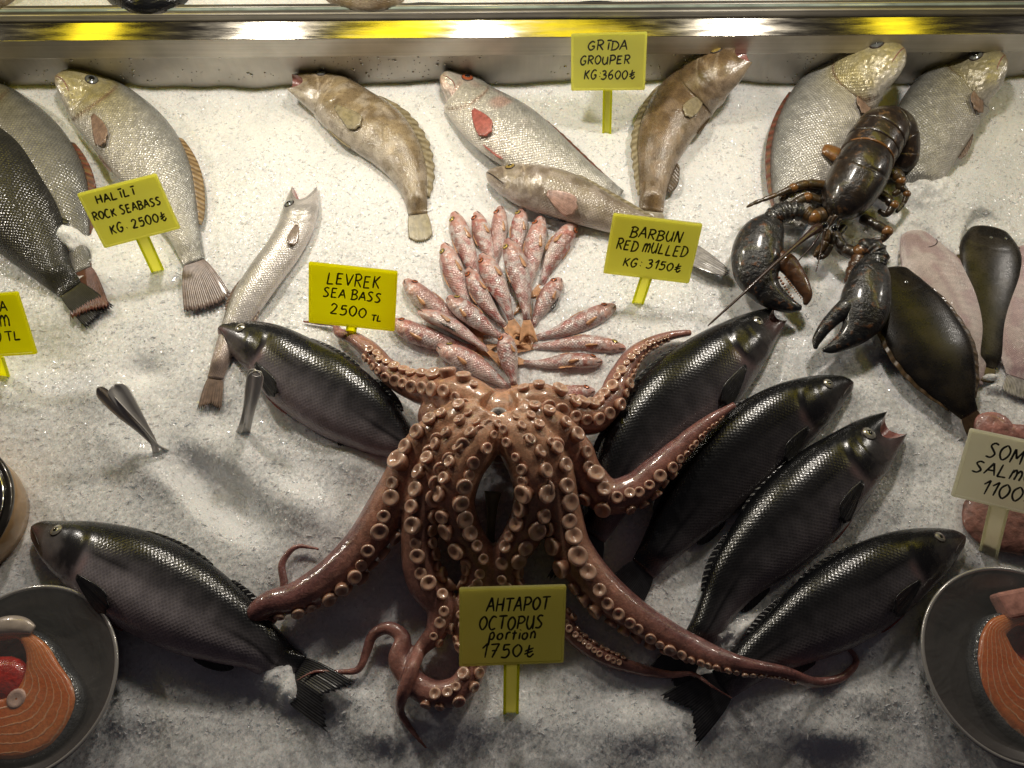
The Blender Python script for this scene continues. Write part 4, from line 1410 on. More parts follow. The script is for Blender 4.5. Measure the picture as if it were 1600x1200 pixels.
# ------------------------------------------------------------------ lobster
def shell(name, c1, c2, c3, bump=.4):
    t = NT(name)
    o = t.obj()
    n1 = t.noise(o, 38, 5, .65, .8)
    n2 = t.noise(o, 130, 4, .6)
    n3 = t.noise(o, 500, 2)
    c = t.mix(t.rng(n1.outputs[0], .45, .62, 0, 1), c1, c2)
    c = t.mix(t.rng(n2.outputs[0], .57, .70, 0, .8), c, c3)
    t.set(color=c, rough=t.rng(n2.outputs[0], .3, .7, .26, .46), coat=.5, coatr=.14)
    b = t.bump(n2.outputs[0], bump, .0025)
    b = t.bump(n3.outputs[0], .2, .0012, b)
    t.l(b, t.b.inputs['Normal'])
    return t.m
SH_BODY = shell('lobster_shell', (.012, .009, .008), (.026, .017, .010), (.11, .052, .018))
SH_TAIL = shell('lobster_tail_shell', (.024, .014, .009), (.016, .011, .008), (.15, .080, .028))
SH_CLAW = shell('lobster_claw_shell', (.009, .010, .012), (.018, .015, .012), (.15, .055, .014), .9)
SH_LEG = shell('lobster_leg_shell', (.045, .028, .011), (.12, .060, .015), (.022, .015, .009))
SH_ORANGE = shell('lobster_joint_shell', (.22, .095, .022), (.14, .06, .018), (.05, .03, .015))
SH_DARK = shell('lobster_dark_leg_shell', (.020, .015, .011), (.045, .025, .012), (.09, .04, .012))

def pts(seq):
    return np.array([[*P(x, y, h / 1000), r * mpp(x, y, h / 1000)] for x, y, h, r in seq])

def limb(name, seq, mat, parent, ring=12, n=40, flat=.8, joints=True, bumpy=.05, sd=0):
    R, u = spline(pts(seq), n)
    q = pts(seq)
    s_ = np.concatenate([[0], np.cumsum(np.linalg.norm(np.diff(q[:, :3], axis=0), axis=1))]); s_ /= s_[-1]
    lin = np.stack([np.interp(u, s_, q[:, k]) for k in range(4)], -1)
    R = R * .35 + lin * .65
    pinch = 1 - .22 * sum(np.exp(-((u - t_) / .030) ** 2) for t_ in s_[1:-1]) * (len(seq) < 7) * joints
    r = R[:, 3] * pinch * (1 + bumpy * (vnoise(u * 30 + sd, u * 0, 7) - .5))
    m = MB()
    e = np.clip(np.minimum(u, 1 - u) / .03, 0, 1)
    m.tube(R[:, :3], r * np.sqrt(.15 + .85 * e), ring, flat=flat)
    return m.build(name, mat, parent)

def make_lobster():
    base = P(1340, 300, 0); base[2] = 0
    root = thing('lobster', 'dark brown lobster with open claws lying over the silver croakers', 'lobster', base)
    # carapace: half width px, height above the ice mm, ridge along the middle
    K = [(1296, 352, 34, 3.5), (1301, 342, 38, 9), (1308, 331, 42, 25), (1318, 315, 45, 38), (1330, 295, 47, 45), (1341, 275, 49, 47), (1350, 256, 50, 45), (1357, 242, 50, 40)]
    R, u = spline(pts(K), 70)
    C, r = R[:, :3], R[:, 3]
    T = unit(np.gradient(C, axis=0)); Z = np.array([0, 0, 1.])
    B = unit(Z - (T @ Z)[:, None] * T); A = np.cross(B, T)
    M = 48
    ph = np.linspace(0, 2 * np.pi, M, endpoint=False)
    cp, sp = np.cos(ph), np.sin(ph)
    groove = np.exp(-((u[:, None] - .60 - .09 * np.abs(cp)[None] ** 2) / .010) ** 2) * (sp > -.2)
    g2 = np.exp(-(np.abs(cp)[None] / .045) ** 2) * (sp > 0) * .025
    rr = r[:, None] * (1 - .055 * groove - g2)
    V = C[:, None] + rr[..., None] * (cp[None, :, None] * .92 * A[:, None] + (np.sign(sp) * np.abs(sp) ** .9)[None, :, None] * .86 * B[:, None])
    car = mesh('carapace', V.reshape(-1, 3), gridF(70, M) + [tuple(range(M))[::-1], tuple(69 * M + j for j in range(M))], SH_BODY, root)
    # rostrum spine and brow spikes
    m = MB()
    for a, b, rad in (((1306, 336, 62), (1293, 360, 50), 4.2), ((1299, 338, 52), (1289, 350, 48), 2.4), ((1313, 342, 52), (1307, 357, 46), 2.4)):
        p, q = P(a[0], a[1], a[2] / 1000), P(b[0], b[1], b[2] / 1000)
        t = np.linspace(0, 1, 8)[:, None]
        m.tube(p * (1 - t) + q * t, rad * .0008 * (1 - t[:, 0] * .92), 8)
    m.build('rostrum', SH_DARK, root)
    for dx, dy in ((-7, 4), (9, 9)):
        m = MB(); m.ball(P(1295 + dx, 348 + dy, .046), .0042, 8, 12)
        m.build('eye', PUPIL, root)
    # abdomen curling over to the right: overlapping ring plates
    ab = pts([(1353, 248, 49, 41), (1366, 224, 52, 42), (1381, 205, 54, 40), (1394, 206, 46, 38), (1402, 225, 36, 34), (1404, 247, 26, 29), (1396, 266, 18, 22)])
    R2, u2 = spline(ab, 91)
    C2, r2 = R2[:, :3], R2[:, 3]
    T2 = unit(np.gradient(C2, axis=0))
    fix = unit(P(1405, 225, .07) - P(1375, 235, .02)) * .4 + np.array([0, 0, .9])
    for k in range(6):
        i0, i1 = k * 15, min(k * 15 + 19, 90)
        n = 12
        ii = np.linspace(i0, i1, n)
        c = np.stack([np.interp(ii, np.arange(91), C2[:, q]) for q in range(3)], -1)
        rr = np.interp(ii, np.arange(91), r2) * (1.03 - .05 * np.linspace(0, 1, n) ** 2)
        rr[-1] *= .90; rr[0] *= .98
        t = unit(np.stack([np.interp(ii, np.arange(91), T2[:, q]) for q in range(3)], -1))
        b = unit(fix - (t @ fix)[:, None] * t); a = np.cross(b, t)
        V = c[:, None] + rr[:, None, None] * (cp[None, :, None] * .98 * a[:, None] + sp[None, :, None] * .82 * b[:, None])
        mesh('abdomen_ring', V.reshape(-1, 3), gridF(n, M) + [tuple(range(M))[::-1], tuple((n - 1) * M + j for j in range(M))], SH_TAIL, root)
    # edge band of the carapace
    m = MB(); i = 66
    V = C[i] + r[i] * 1.015 * (cp[:, None] * .92 * A[i] + sp[:, None] * .86 * B[i])
    m.tube(np.concatenate([V[:25]]), .0016, 8)
    m.build('shell_rim', SH_ORANGE, root)
    # claws
    def claw(palm, dact, teeth, sd, label):
        R, u = spline(pts(palm), 70)
        m = MB()
        r = R[:, 3] * (1 + .03 * (vnoise(u * 12 + sd, u * 0, 17) - .5))
        m.tube(R[:, :3], r, 24, flat=.62)
        cl = m.build('claw', SH_CLAW, root)
        cl['label'] = label
        R3, u3 = spline(pts(dact), 40)
        m = MB()
        m.tube(R3[:, :3], R3[:, 3] * (1 + .08 * (vnoise(u3 * 14 + sd, u3 * 0, 18) - .5)), 16, flat=.7)
        m.build('finger', SH_CLAW if sd else SH_ORANGE_DK, cl)
        m = MB()
        for (a, b, k, s) in teeth:
            for q in range(k):
                t = (q + .5) / k
                x = a[0] * (1 - t) + b[0] * t; y = a[1] * (1 - t) + b[1] * t; h = a[2] * (1 - t) + b[2] * t
                m.ball(P(x, y, h / 1000), s * .0008 * (1 - .5 * t) * random.uniform(.8, 1.2), 6, 8)
        m.build('teeth', SH_TOOTH, cl)
        return cl
    claw([(1210, 338, 34, 12), (1203, 350, 34, 24), (1189, 375, 32, 36), (1182, 405, 30, 39), (1184, 432, 28, 35), (1198, 455, 26, 25), (1218, 470, 25, 18), (1236, 478, 24, 12), (1252, 481, 23, 4)],
         [(1212, 398, 34, 12), (1228, 410, 34, 17), (1243, 428, 32, 15), (1255, 448, 30, 12), (1261, 464, 28, 8), (1258, 476, 26, 3)],
         [((1216, 432, 34), (1246, 477, 27), 10, 2.6), ((1226, 432, 36), (1255, 470, 30), 12, 1.9)], 0, 'broad crusher claw with orange patches')
    claw([(1364, 402, 32, 14), (1362, 420, 33, 26), (1358, 445, 34, 34), (1352, 472, 34, 38), (1347, 498, 34, 34), (1334, 520, 32, 22), (1313, 537, 28, 13), (1297, 545, 25, 8), (1285, 547, 24, 3)],
         [(1338, 468, 38, 14), (1322, 481, 38, 15), (1302, 498, 34, 12), (1284, 519, 30, 9), (1275, 536, 26, 6), (1274, 545, 25, 2.5)],
         [((1322, 512, 36), (1293, 538, 28), 8, 1.6)], 3, 'black claw with a spiny edge')
    m = MB()
    for x, y in ((1326, 462), (1330, 448), (1335, 436), (1342, 424), (1348, 412), (1318, 474)):
        m.ball(P(x, y, .040), .0032 * random.uniform(.8, 1.3), 7, 9)
    m.build('spine', SH_DARK, root)
    # claw arms
    limb('claw_arm', [(1288, 336, 34, 14), (1268, 340, 34, 14), (1256, 332, 36, 15)], SH_LEG, root, sd=1)
    limb('claw_arm', [(1254, 332, 37, 14), (1235, 328, 40, 17), (1212, 336, 38, 17), (1200, 346, 36, 12)], SH_CLAW, root, bumpy=.25, sd=2)
    limb('claw_arm', [(1300, 362, 26, 10), (1318, 388, 24, 10), (1340, 398, 26, 11)], SH_DARK, root, sd=3)
    limb('claw_arm', [(1340, 396, 30, 12), (1358, 384, 36, 16), (1372, 398, 36, 17), (1368, 418, 35, 14)], SH_CLAW, root, bumpy=.25, sd=4)
    limb('claw_arm', [(1346, 396, 30, 10), (1336, 420, 28, 13), (1330, 445, 26, 12)], SH_ORANGE_DK, root, bumpy=.2, sd=5)
    # walking legs
    for x, y, h, r in ((1270, 262, 29, 5), (1240, 293, 38, 6.5), (1223, 303, 31, 5), (1262, 308, 30, 7), (1407, 282, 35, 7), (1417, 303, 29, 5.5), (1396, 320, 31, 7), (1386, 361, 35, 8), (1358, 378, 27, 5), (1270, 340, 36, 11), (1345, 392, 32, 10)):
        m = MB(); m.ball(P(x, y, h / 1000), r * .00095, 8, 12, sc=(1, 1, .8)); m.build('joint', SH_ORANGE, root)
    limb('leg', [(1324, 251, 34, 13), (1307, 242, 40, 15), (1291, 234, 42, 12), (1285, 232, 42, 8)], SH_ORANGE, root, flat=.45, joints=False, sd=6)
    limb('leg', [(1290, 231, 40, 6), (1279, 245, 34, 5), (1272, 264, 28, 4), (1269, 282, 24, 3), (1290, 284, 24, 4)], SH_LEG, root, sd=7)
    limb('leg', [(1294, 290, 30, 8), (1262, 287, 36, 8), (1240, 293, 36, 7), (1224, 302, 30, 6), (1220, 315, 26, 4)], SH_LEG, root, sd=8)
    limb('leg', [(1236, 294, 38, 5), (1214, 304, 36, 4), (1190, 313, 34, 3.5), (1177, 318, 32, 3.5), (1166, 324, 30, 1.5)], SH_LEG, root, sd=9)
    limb('leg', [(1285, 314, 26, 7), (1262, 308, 28, 8), (1240, 318, 28, 7), (1228, 330, 26, 5)], SH_LEG, root, sd=10)
    limb('leg', [(1380, 272, 30, 9), (1398, 270, 36, 11), (1407, 282, 34, 9), (1405, 298, 28, 6), (1395, 305, 26, 5)], SH_LEG, root, sd=11)
    limb('leg', [(1408, 290, 32, 6), (1417, 303, 28, 5), (1412, 318, 24, 4), (1400, 332, 22, 3)], SH_DARK, root, sd=12)
    limb('leg', [(1370, 300, 28, 8), (1388, 312, 32, 8), (1395, 322, 30, 7), (1385, 336, 26, 5), (1372, 328, 24, 4)], SH_DARK, root, sd=13)
    limb('leg', [(1345, 340, 28, 9), (1366, 350, 34, 9), (1386, 362, 34, 8), (1380, 374, 30, 6), (1358, 378, 26, 5)], SH_DARK, root, sd=14)
    limb('leg', [(1320, 352, 24, 6), (1306, 372, 22, 6), (1312, 392, 20, 5), (1330, 402, 18, 4)], SH_DARK, root, sd=15)
    # mouth parts and feelers
    limb('mouth_part', [(1292, 358, 36, 6), (1290, 378, 30, 7), (1275, 398, 24, 5), (1272, 402, 22, 3)], SH_LEG, root, sd=16)
    limb('mouth_part', [(1300, 362, 34, 6), (1298, 382, 28, 6), (1288, 400, 22, 5), (1276, 404, 20, 3)], SH_DARK, root, sd=17)
    limb('antenna', [(1284, 352, 44, 7), (1272, 360, 46, 7), (1262, 368, 48, 5), (1250, 378, 50, 3.6), (1210, 413, 54, 2.8), (1160, 460, 56, 2.2), (1106, 509, 55, 1.6)], SH_ANT, root, n=60, flat=1, bumpy=.1)
    limb('antennule', [(1286, 356, 44, 2.4), (1272, 380, 40, 1.6), (1247, 408, 34, .9)], SH_ANT, root, ring=6, flat=1)
    limb('antennule', [(1288, 358, 44, 2.2), (1284, 385, 38, 1.4), (1275, 425, 30, .8)], SH_ANT, root, ring=6, flat=1)
SH_ORANGE_DK = shell('lobster_finger_shell', (.060, .028, .014), (.10, .040, .014), (.02, .014, .010))
SH_TOOTH = simple('claw_tooth', (.36, .17, .10), .35, coat=.5)
SH_ANT = simple('antenna_shell', (.040, .018, .012), .35, 0, .3, 300, coat=.4)
make_lobster()
# ------------------------------------------------------------------ price tags with hand lettering
GL = {
 'A': ['0,0 .36,1 .66,0', '.10,.36 .58,.40'], 'B': ['.10,0 .12,.98', 'c-.04,.92 .30,1.02 .56,.84 .40,.58 .12,.54', 'c.12,.54 .48,.50 .62,.26 .40,.02 -.02,.02'],
 'C': ['c.60,.88 .36,1 .10,.70 .06,.30 .28,.0 .60,.10'], 'D': ['.10,0 .12,.98', 'c0,.98 .40,.94 .66,.55 .46,.10 0,0'], 'E': ['.54,.98 .10,.96 .08,.02 .56,.04', '.09,.52 .46,.54'],
 'G': ['c.60,.86 .40,1 .12,.74 .06,.30 .28,.0 .56,.16', '.56,.16 .58,.46 .34,.44'], 'H': ['.08,0 .10,1', '.58,0 .60,1', '.09,.50 .59,.52'], 'I': ['.28,0 .30,1'],
 'Y': ['.28,0 .30,.86', '.10,1.08 .52,1.10'], 'K': ['.10,0 .12,1', '.58,1 .13,.46', '.20,.56 .60,0'], 'L': ['.14,1 .08,.02 .58,.06'], 'M': ['.04,0 .10,1 .36,.36 .62,1 .68,0'],
 'N': ['.06,0 .10,1 .54,0 .60,1'], 'O': ['c.34,1 .08,.72 .08,.28 .32,0 .58,.28 .60,.70 .34,1'], 'P': ['.10,0 .12,1', 'c0,.98 .44,1 .62,.76 .44,.50 .12,.46'],
 'R': ['.10,0 .12,1', 'c0,.98 .44,1 .58,.78 .42,.56 .12,.50', '.26,.50 .62,0'], 'S': ['c.56,.92 .30,1 .12,.80 .32,.55 .52,.30 .34,.03 .02,.06'], 'T': ['.34,0 .36,1', '.0,.98 .70,1'],
 'U': ['c.08,1 .08,.30 .30,.0 .52,.26 .56,1', '.56,1 .60,0'], 'V': ['.02,1 .30,0 .64,1'], 'm': ['.04,0 .10,.86', 'c.08,.55 .26,.86 .34,.66 .34,0', 'c.36,.55 .54,.86 .64,.66 .64,0'],
 'p': ['.10,-.5 .14,.66', 'c.12,.56 .36,.74 .54,.42 .34,.06 .12,.14'], 'o': ['c.32,.66 .10,.46 .14,.10 .36,.02 .54,.26 .48,.58 .32,.66'], 'r': ['.12,0 .16,.66', 'c.15,.44 .30,.66 .52,.64'],
 't': ['.30,0 .34,.95', '.10,.66 .56,.68'], 'i': ['.26,0 .28,.62', '.26,.84 .30,.90'], 'n': ['.10,0 .14,.66', 'c.13,.46 .34,.70 .48,.50 .50,0'],
 '0': ['c.32,1 .06,.70 .08,.26 .32,0 .54,.28 .56,.72 .32,1'], '1': ['.06,.66 .36,1 .30,0'], '2': ['c.08,.78 .26,1 .52,.84 .40,.48 .06,.04', '.06,.04 .60,.06'],
 '3': ['c.08,.92 .40,1 .50,.76 .24,.54', 'c.24,.54 .56,.46 .50,.12 .28,0 .02,.10'], '5': ['.56,.98 .18,.96 .14,.56', 'c.14,.56 .44,.64 .56,.34 .36,.02 .04,.06'],
 '6': ['c.48,.98 .18,.70 .08,.28 .30,0 .54,.22 .40,.50 .12,.38'], '7': ['.06,.96 .60,1 .24,0', '.16,.50 .52,.54'], ':': ['.22,.24 .26,.30', '.24,.66 .28,.72'], '.': ['.22,.30 .28,.34'],
 '$': ['.30,.98 .24,.14', 'c.24,.14 .40,.0 .66,.26', '.04,.46 .60,.72', '.04,.22 .58,.48'], ' ': []}
INK = simple('marker_ink', (.012, .014, .012), .45, 0, .3, 200)

def plastic(name, col, deep):
    t = NT(name)
    o = t.obj()
    n = t.noise(o, 26, 4)
    c = t.mix(t.rng(n.outputs[0], .35, .7, 0, .35), col, deep)
    t.set(color=c, rough=.35, coat=.25, coatr=.2)
    t.translucent(t.mix(1, c, (1.12, 1.12, 1.0), 'MULTIPLY'), .80)
    n2 = t.noise(o, 120, 3)
    t.l(t.bump(n2.outputs[0], .12, .001), t.b.inputs['Normal'])
    return t.m
PL_YEL = plastic('tag_plastic_yellow', (.96, .94, .05), (.90, .86, .03))
PL_PALE = plastic('tag_plastic_pale_yellow', (.93, .92, .34), (.88, .86, .20))
PL_YEL_SHADE = plastic('tag_plastic_yellow_shade', (.72, .69, .33), (.64, .60, .22))  # yellow plastic with the tag's shade mixed into its colour
PL_IVORY = plastic('tag_plastic_ivory', (.90, .89, .83), (.86, .84, .76))
PL_EDGE = plastic('tag_plastic_bright_edge', (.80, .82, .03), (.72, .74, .01))

def strokes(text, x, y, w, h, jit, rs):
    """polylines of the text in plate coordinates (metres), x right, y up from the baseline start"""
    wid = {' ': .42, ':': .36, '.': .36, 'I': .46, 'Y': .50, 'i': .44, '1': .52, 'r': .52, 't': .58, 'm': .82, 'M': .84}
    adv = [wid.get(c, .76) for c in text]
    k = w / sum(adv)
    out, cx = [], 0
    for c, a in zip(text, adv):
        dy = rs.uniform(-.05, .05) * h * jit
        sc = rs.uniform(.92, 1.08)
        for st in GL[c]:
            cur = st.startswith('c')
            p = np.array([[float(v) for v in q.split(',')] for q in (st[1:] if cur else st).split()])
            if cur:
                p, _ = spline(np.c_[p, np.zeros(len(p))], 18)
                p = p[:, :2]
            else:
                q = []
                for i in range(len(p) - 1):
                    t = np.linspace(0, 1, 5)[:, None]
                    q.append(p[i] * (1 - t) + p[i + 1] * t)
                p = np.concatenate(q)
            px_ = x + (cx + p[:, 0] * .98) * k + p[:, 1] * h * .12
            py_ = y + p[:, 1] * h * sc + dy
            out.append(np.stack([px_, py_], -1))
        cx += a
    return out

def price_tag(label, corners, base, stick_w, lines, mat, smat=None, hb=.04, dh=.05, group='hand written price tags stuck in the ice', pen=.0019, base_h=-.006, tip=True):
    """corners: TL, TR, BR, BL in the photograph"""
    TL, TR, BR, BL = corners
    best = None
    for dl in np.linspace(-.05, .05, 101):
        c = [P(*TL, hb + dh + dl), P(*TR, hb + dh - dl), P(*BR, hb - dl), P(*BL, hb + dl)]
        ex = (c[1] - c[0] + c[2] - c[3]) / 2
        ey = (c[0] - c[3] + c[1] - c[2]) / 2
        q = abs(np.dot(unit(ex), unit(ey)))
        if best is None or q < best[0]:
            best = (q, c, ex, ey)
    _, c, ex, ey = best
    o = sum(c) / 4
    w, h = np.linalg.norm(ex), np.linalg.norm(ey)
    ux = unit(ex)
    uz = unit(np.cross(ex, ey))
    uy = np.cross(uz, ux)
    b = P(*base, base_h)
    root = thing('price_tag', label, 'price tag', b, group)
    th = .0013
    # plate with rounded corners and a raised rim on the front
    def rr(wx, hy, r, n=5):
        q = []
        for sx, sy, a0 in ((1, 1, 0), (-1, 1, 90), (-1, -1, 180), (1, -1, 270)):
            for k in range(n):
                a = math.radians(a0 + 90 * k / (n - 1))
                q.append((sx * (wx - r) + r * math.cos(a), sy * (hy - r) + r * math.sin(a)))
        return np.array(q)
    W2, H2 = w / 2, h / 2
    rings = [(rr(W2, H2, .002), -th), (rr(W2, H2, .002), th * .9), (rr(W2 - .0006, H2 - .0006, .002), th * 1.35), (rr(W2 - .0022, H2 - .0022, .002), th * 1.35), (rr(W2 - .0028, H2 - .0028, .0018), th * .8)]
    V = np.concatenate([o + p[:, :1] * ux + p[:, 1:] * uy + z * uz for p, z in rings])
    n = 20
    Fc = gridF(5, n) + [tuple(range(n))[::-1], tuple(4 * n + k for k in range(n))]
    mesh('plate', V, Fc, mat, root, smooth=False)
    # stick: flat bar with two raised rims
    s0 = o - uy * (H2 - .0008)
    ax = unit(b - s0)
    sw = stick_w * mpp(*base) / 2
    sx = unit(ux - ax * np.dot(ux, ax))
    sz = unit(np.cross(ax, sx)) * -1
    if np.dot(sz, uz) < 0:
        sz = -sz
    L = np.linalg.norm(b - s0)
    m = MB()
    mid = s0 + ax * L / 2
    m.box(mid, sx * sw, ax * L / 2, sz * .0008)
    st = m.build('stick', smat or mat, root, smooth=False)
    m = MB()
    for q in (-1, 1):
        m.box(mid + sx * q * (sw - .0011) + sz * .0010, sx * .0012, ax * L / 2 * .998, sz * .0011)
    m.build('stick_rim', PL_EDGE if tip else (smat or mat), root, smooth=False)
    # lettering
    rs = np.random.RandomState(len(label) + int(base[0]))
    ib = MB()
    for txt, x, y, ww, hh in lines:
        for pl in strokes(txt, (x - .5) * w, (.5 - y) * h, ww * w, hh * h, 1.0, rs):
            t = unit(np.gradient(pl, axis=0))
            nn = np.stack([-t[:, 1], t[:, 0]], -1)
            wv = pen * .5 * (1 + .3 * (vnoise(np.arange(len(pl)) * .6, np.full(len(pl), rs.rand() * 50), 77) - .5))
            wv = wv * np.clip(np.minimum(np.arange(len(pl)) + .8, len(pl) - np.arange(len(pl)) - .2) / 1.2, .6, 1)
            l, r = pl + nn * wv[:, None], pl - nn * wv[:, None]
            z = th * .8 + .00012 + .00008 * rs.rand()
            q = np.stack([l, r], 1).reshape(-1, 2)
            ib.add(o + q[:, :1] * ux + q[:, 1:] * uy + z * uz, gridF(len(pl), 2, False, flip=True))
    ib.build('lettering', INK, root, smooth=False)
    return root

price_tag('yellow tag reading HALİLİ ROCK SEABASS in front of the golden headed croaker', [(121, 301), (243, 272), (283, 355), (163, 389)], (249, 428), 19,
          [('HALYLY', .17, .25, .50, .13), ('ROCK SEABASS', .04, .51, .88, .14), ('KG. 2500$', .16, .80, .74, .16)], PL_PALE, hb=.060, dh=.055)
price_tag('yellow tag reading LEVREK SEA BASS 2500 TL beside the red mullets', [(483, 408), (621, 424), (617, 517), (482, 504)], (547, 530), 16,
          [('LEVREK', .20, .32, .62, .19), ('SEA BASS', .16, .54, .68, .15), ('2500', .24, .82, .44, .17), ('TL', .72, .86, .13, .10)], PL_YEL, hb=.030, dh=.055)
price_tag('yellow tag reading GRİDA GROUPER beside the mottled brown grouper', [(893, 52), (1011, 50), (1008, 140), (892, 142)], (948, 214), 14,
          [('GRYDA', .22, .29, .54, .16), ('GROUPER', .12, .54, .68, .15), ('KG:3600$', .17, .80, .70, .16)], PL_PALE, hb=.062, dh=.055)
price_tag('yellow tag reading BARBUN RED MULLED over the tail of the slim grouper', [(960, 332), (1096, 350), (1078, 442), (941, 427)], (995, 477), 18,
          [('BARBUN', .22, .34, .60, .17), ('RED mULLED', .09, .57, .82, .17), ('KG: 3150$', .20, .83, .68, .15)], PL_PALE, hb=.040, dh=.060)
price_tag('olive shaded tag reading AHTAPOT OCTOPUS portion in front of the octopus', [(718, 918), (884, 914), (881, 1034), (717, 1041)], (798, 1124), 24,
          [('AHTAPOT', .25, .30, .60, .17), ('OCTOPUS', .18, .54, .62, .17), ('portion', .27, .67, .47, .13), ('1750$', .20, .90, .52, .17)], PL_YEL_SHADE, hb=.050, dh=.050)
price_tag('ivory tag reading SOMON SALMON cut by the right edge of the picture', [(1517, 668), (1673, 703), (1640, 811), (1484, 775)], (1542, 873), 26,
          [('SOMON', .22, .34, .62, .20), ('SALmON', .13, .58, .76, .18), ('1100$', .27, .86, .56, .20)], PL_IVORY, hb=.055, dh=.045, tip=False)
price_tag('yellow tag cut by the left edge with only the ends of its lines showing', [(-103, 464), (27, 456), (59, 552), (-71, 562)], (4, 588), 22,
          [('A', .735, .29, .10, .17), ('m', .68, .52, .14, .20), ('0', .555, .76, .11, .20), ('TL', .69, .76, .20, .15)], PL_YEL, hb=.040, dh=.050)
# ------------------------------------------------------------------ steel tongs stuck in the ice
CUT = NT('cutlery_steel').set(color=(.62, .60, .58), metal=.5, rough=.36).m
G_TONG = 'steel serving tongs standing in the ice'
def blade(seq, parent, name='blade', nv=(0, -.6, .8), slot=False, roundend=True):
    """strip of springy steel with a shallow channel; seq px, py, height mm, width px, wide end first"""
    K = np.array([[*P(x, y, h / 1000), w * mpp(x, y, h / 1000)] for x, y, h, w in seq])
    R, u = spline(K, 36)
    C, w = R[:, :3], R[:, 3]
    if roundend:
        w = w * np.sqrt(np.clip(1 - (1 - np.clip(u / .10, 0, 1)) ** 2, .02, 1))
    T = unit(np.gradient(C, axis=0))
    nv = unit(np.asarray(nv, float))
    S = unit(np.cross(nv, T))
    N = np.cross(T, S)
    x = np.linspace(-1, 1, 11)
    prof = .16 * (1 - np.abs(x) ** 1.5) * -1 + .10 * np.exp(-((np.abs(x) - .55) / .2) ** 2)
    V = C[:, None] + (w * .5)[:, None, None] * (x[None, :, None] * S[:, None] + prof[None, :, None] * N[:, None])
    return mesh(name, V.reshape(-1, 3), gridF(36, 11, False), CUT, parent, solid=.0012)
b = P(252, 712, 0); b[2] = 0
t1 = thing('tongs', 'steel tongs leaning left in the bare ice above the lower left sea bass', 'tongs', b, G_TONG)
blade([(152, 606, 62, 32), (185, 640, 48, 28), (220, 672, 30, 17), (242, 694, 14, 11), (262, 704, -6, 10)], t1, nv=(-.3, -.75, .6))
blade([(178, 601, 66, 34), (197, 630, 52, 29), (222, 665, 32, 17), (240, 692, 14, 10), (246, 722, -8, 11)], t1, nv=(.6, -.6, .55))
b = P(382, 680, 0); b[2] = 0
t2 = thing('tongs', 'upright steel tongs with slotted end between the hake tail and the left sea bass', 'tongs', b, G_TONG)
blade([(401, 580, 78, 25), (398, 605, 60, 22), (391, 640, 34, 15), (386, 668, 10, 12), (383, 686, -8, 13)], t2, nv=(.1, -.8, .5))
blade([(398, 577, 70, 25), (392, 606, 54, 20), (385, 640, 30, 12), (377, 668, 10, 10), (370, 682, -6, 10)], t2, nv=(-.4, -.8, .4))
m = MB()
q = P(401, 584, .0795)
m.tube(np.array([q + np.array([math.cos(a) * .0055, math.sin(a) * .0026, math.sin(a) * .0018]) for a in np.linspace(0, 2 * np.pi, 20)]), .0007, 6)
m.build('hanging_eye', CUT, t2)

# ------------------------------------------------------------------ covered dishes with salmon
DISH = NT('dish_steel').set(color=(.075, .066, .064), metal=.3, rough=.36).m
RIM = NT('dish_rim').set(color=(.50, .48, .46), metal=.35, rough=.2, coat=.6).m
def film_mat():
    t = NT('cling_film')
    o = t.obj()
    n = t.noise(o, 22, 3, .5, 1.5)
    mp = t.n('ShaderNodeMapping'); t.l(o, mp.inputs[0]); mp.inputs['Scale'].default_value = (6, 60, 1); mp.inputs['Rotation'].default_value = (0, 0, .4)
    n2 = t.noise(mp.outputs[0], 3, 3, .6, .6)
    t.set(color=(.8, .8, .8), rough=.10, alpha=.07, spec=.6)
    b = t.bump(n.outputs[0], .5, .006)
    t.l(b, t.b.inputs['Normal'])
    return t.m
FILM = film_mat()

def salmon_mat():
    t = NT('salmon_flesh')
    co = t.attr('co').outputs['Vector']
    o = t.obj()
    sx = t.n('ShaderNodeSeparateXYZ'); t.l(co, sx.inputs[0])
    nz = t.noise(o, 26, 3, .5)
    ph = t.math('ADD', t.math('MULTIPLY', sx.outputs[0], 6.2832), t.math('ADD', t.math('MULTIPLY', nz.outputs[0], 8.0), t.math('MULTIPLY', t.noise(o, 90, 2).outputs[0], 2.5)))
    w = t.math('SINE', ph)
    line = t.rng(w, .78, .98, 0, 1)
    n2 = t.noise(o, 300, 3)
    c = t.mix(t.rng(nz.outputs[0], .35, .65, 0, 1), (.58, .135, .03), (.66, .21, .06))
    c = t.mix(t.math('MULTIPLY', line, .75), c, (.74, .43, .25))
    c = t.mix(1, c, t.rng(n2.outputs[0], .3, .7, .85, 1.15), 'MULTIPLY')
    t.set(color=c, rough=.32, coat=.5, coatr=.15, sss=.3, sscale=.008)
    t.b.inputs['Subsurface Radius'].default_value = (1, .35, .15)
    h = t.math('SUBTRACT', n2.outputs[0], line)
    t.l(t.bump(h, .3, .0015), t.b.inputs['Normal'])
    return t.m
SALMON = salmon_mat()
def salmon_skin_mat():
    t = NT('salmon_skin')
    v = t.voro(t.obj(), 420, .7)
    n = t.noise(t.obj(), 40, 4)
    c = t.mix(t.rng(v.outputs['Distance'], .1, .6, 0, 1), (.012, .015, .020), (.075, .08, .09))
    c = t.mix(t.rng(n.outputs[0], .5, .7, 0, .7), c, (.22, .22, .22))
    t.set(color=c, rough=.25, metal=.2, coat=.7)
    t.l(t.bump(v.outputs['Distance'], .5, .0015), t.b.inputs['Normal'])
    return t.m
SSKIN = salmon_skin_mat()
BLOOD = simple('dark_red_flesh', (.16, .012, .010), .22, 0, .4, 120, .4, coat=.8)
PINK = simple('belly_flesh', (.55, .27, .22), .3, 0, .35, 90, .4, coat=.6)
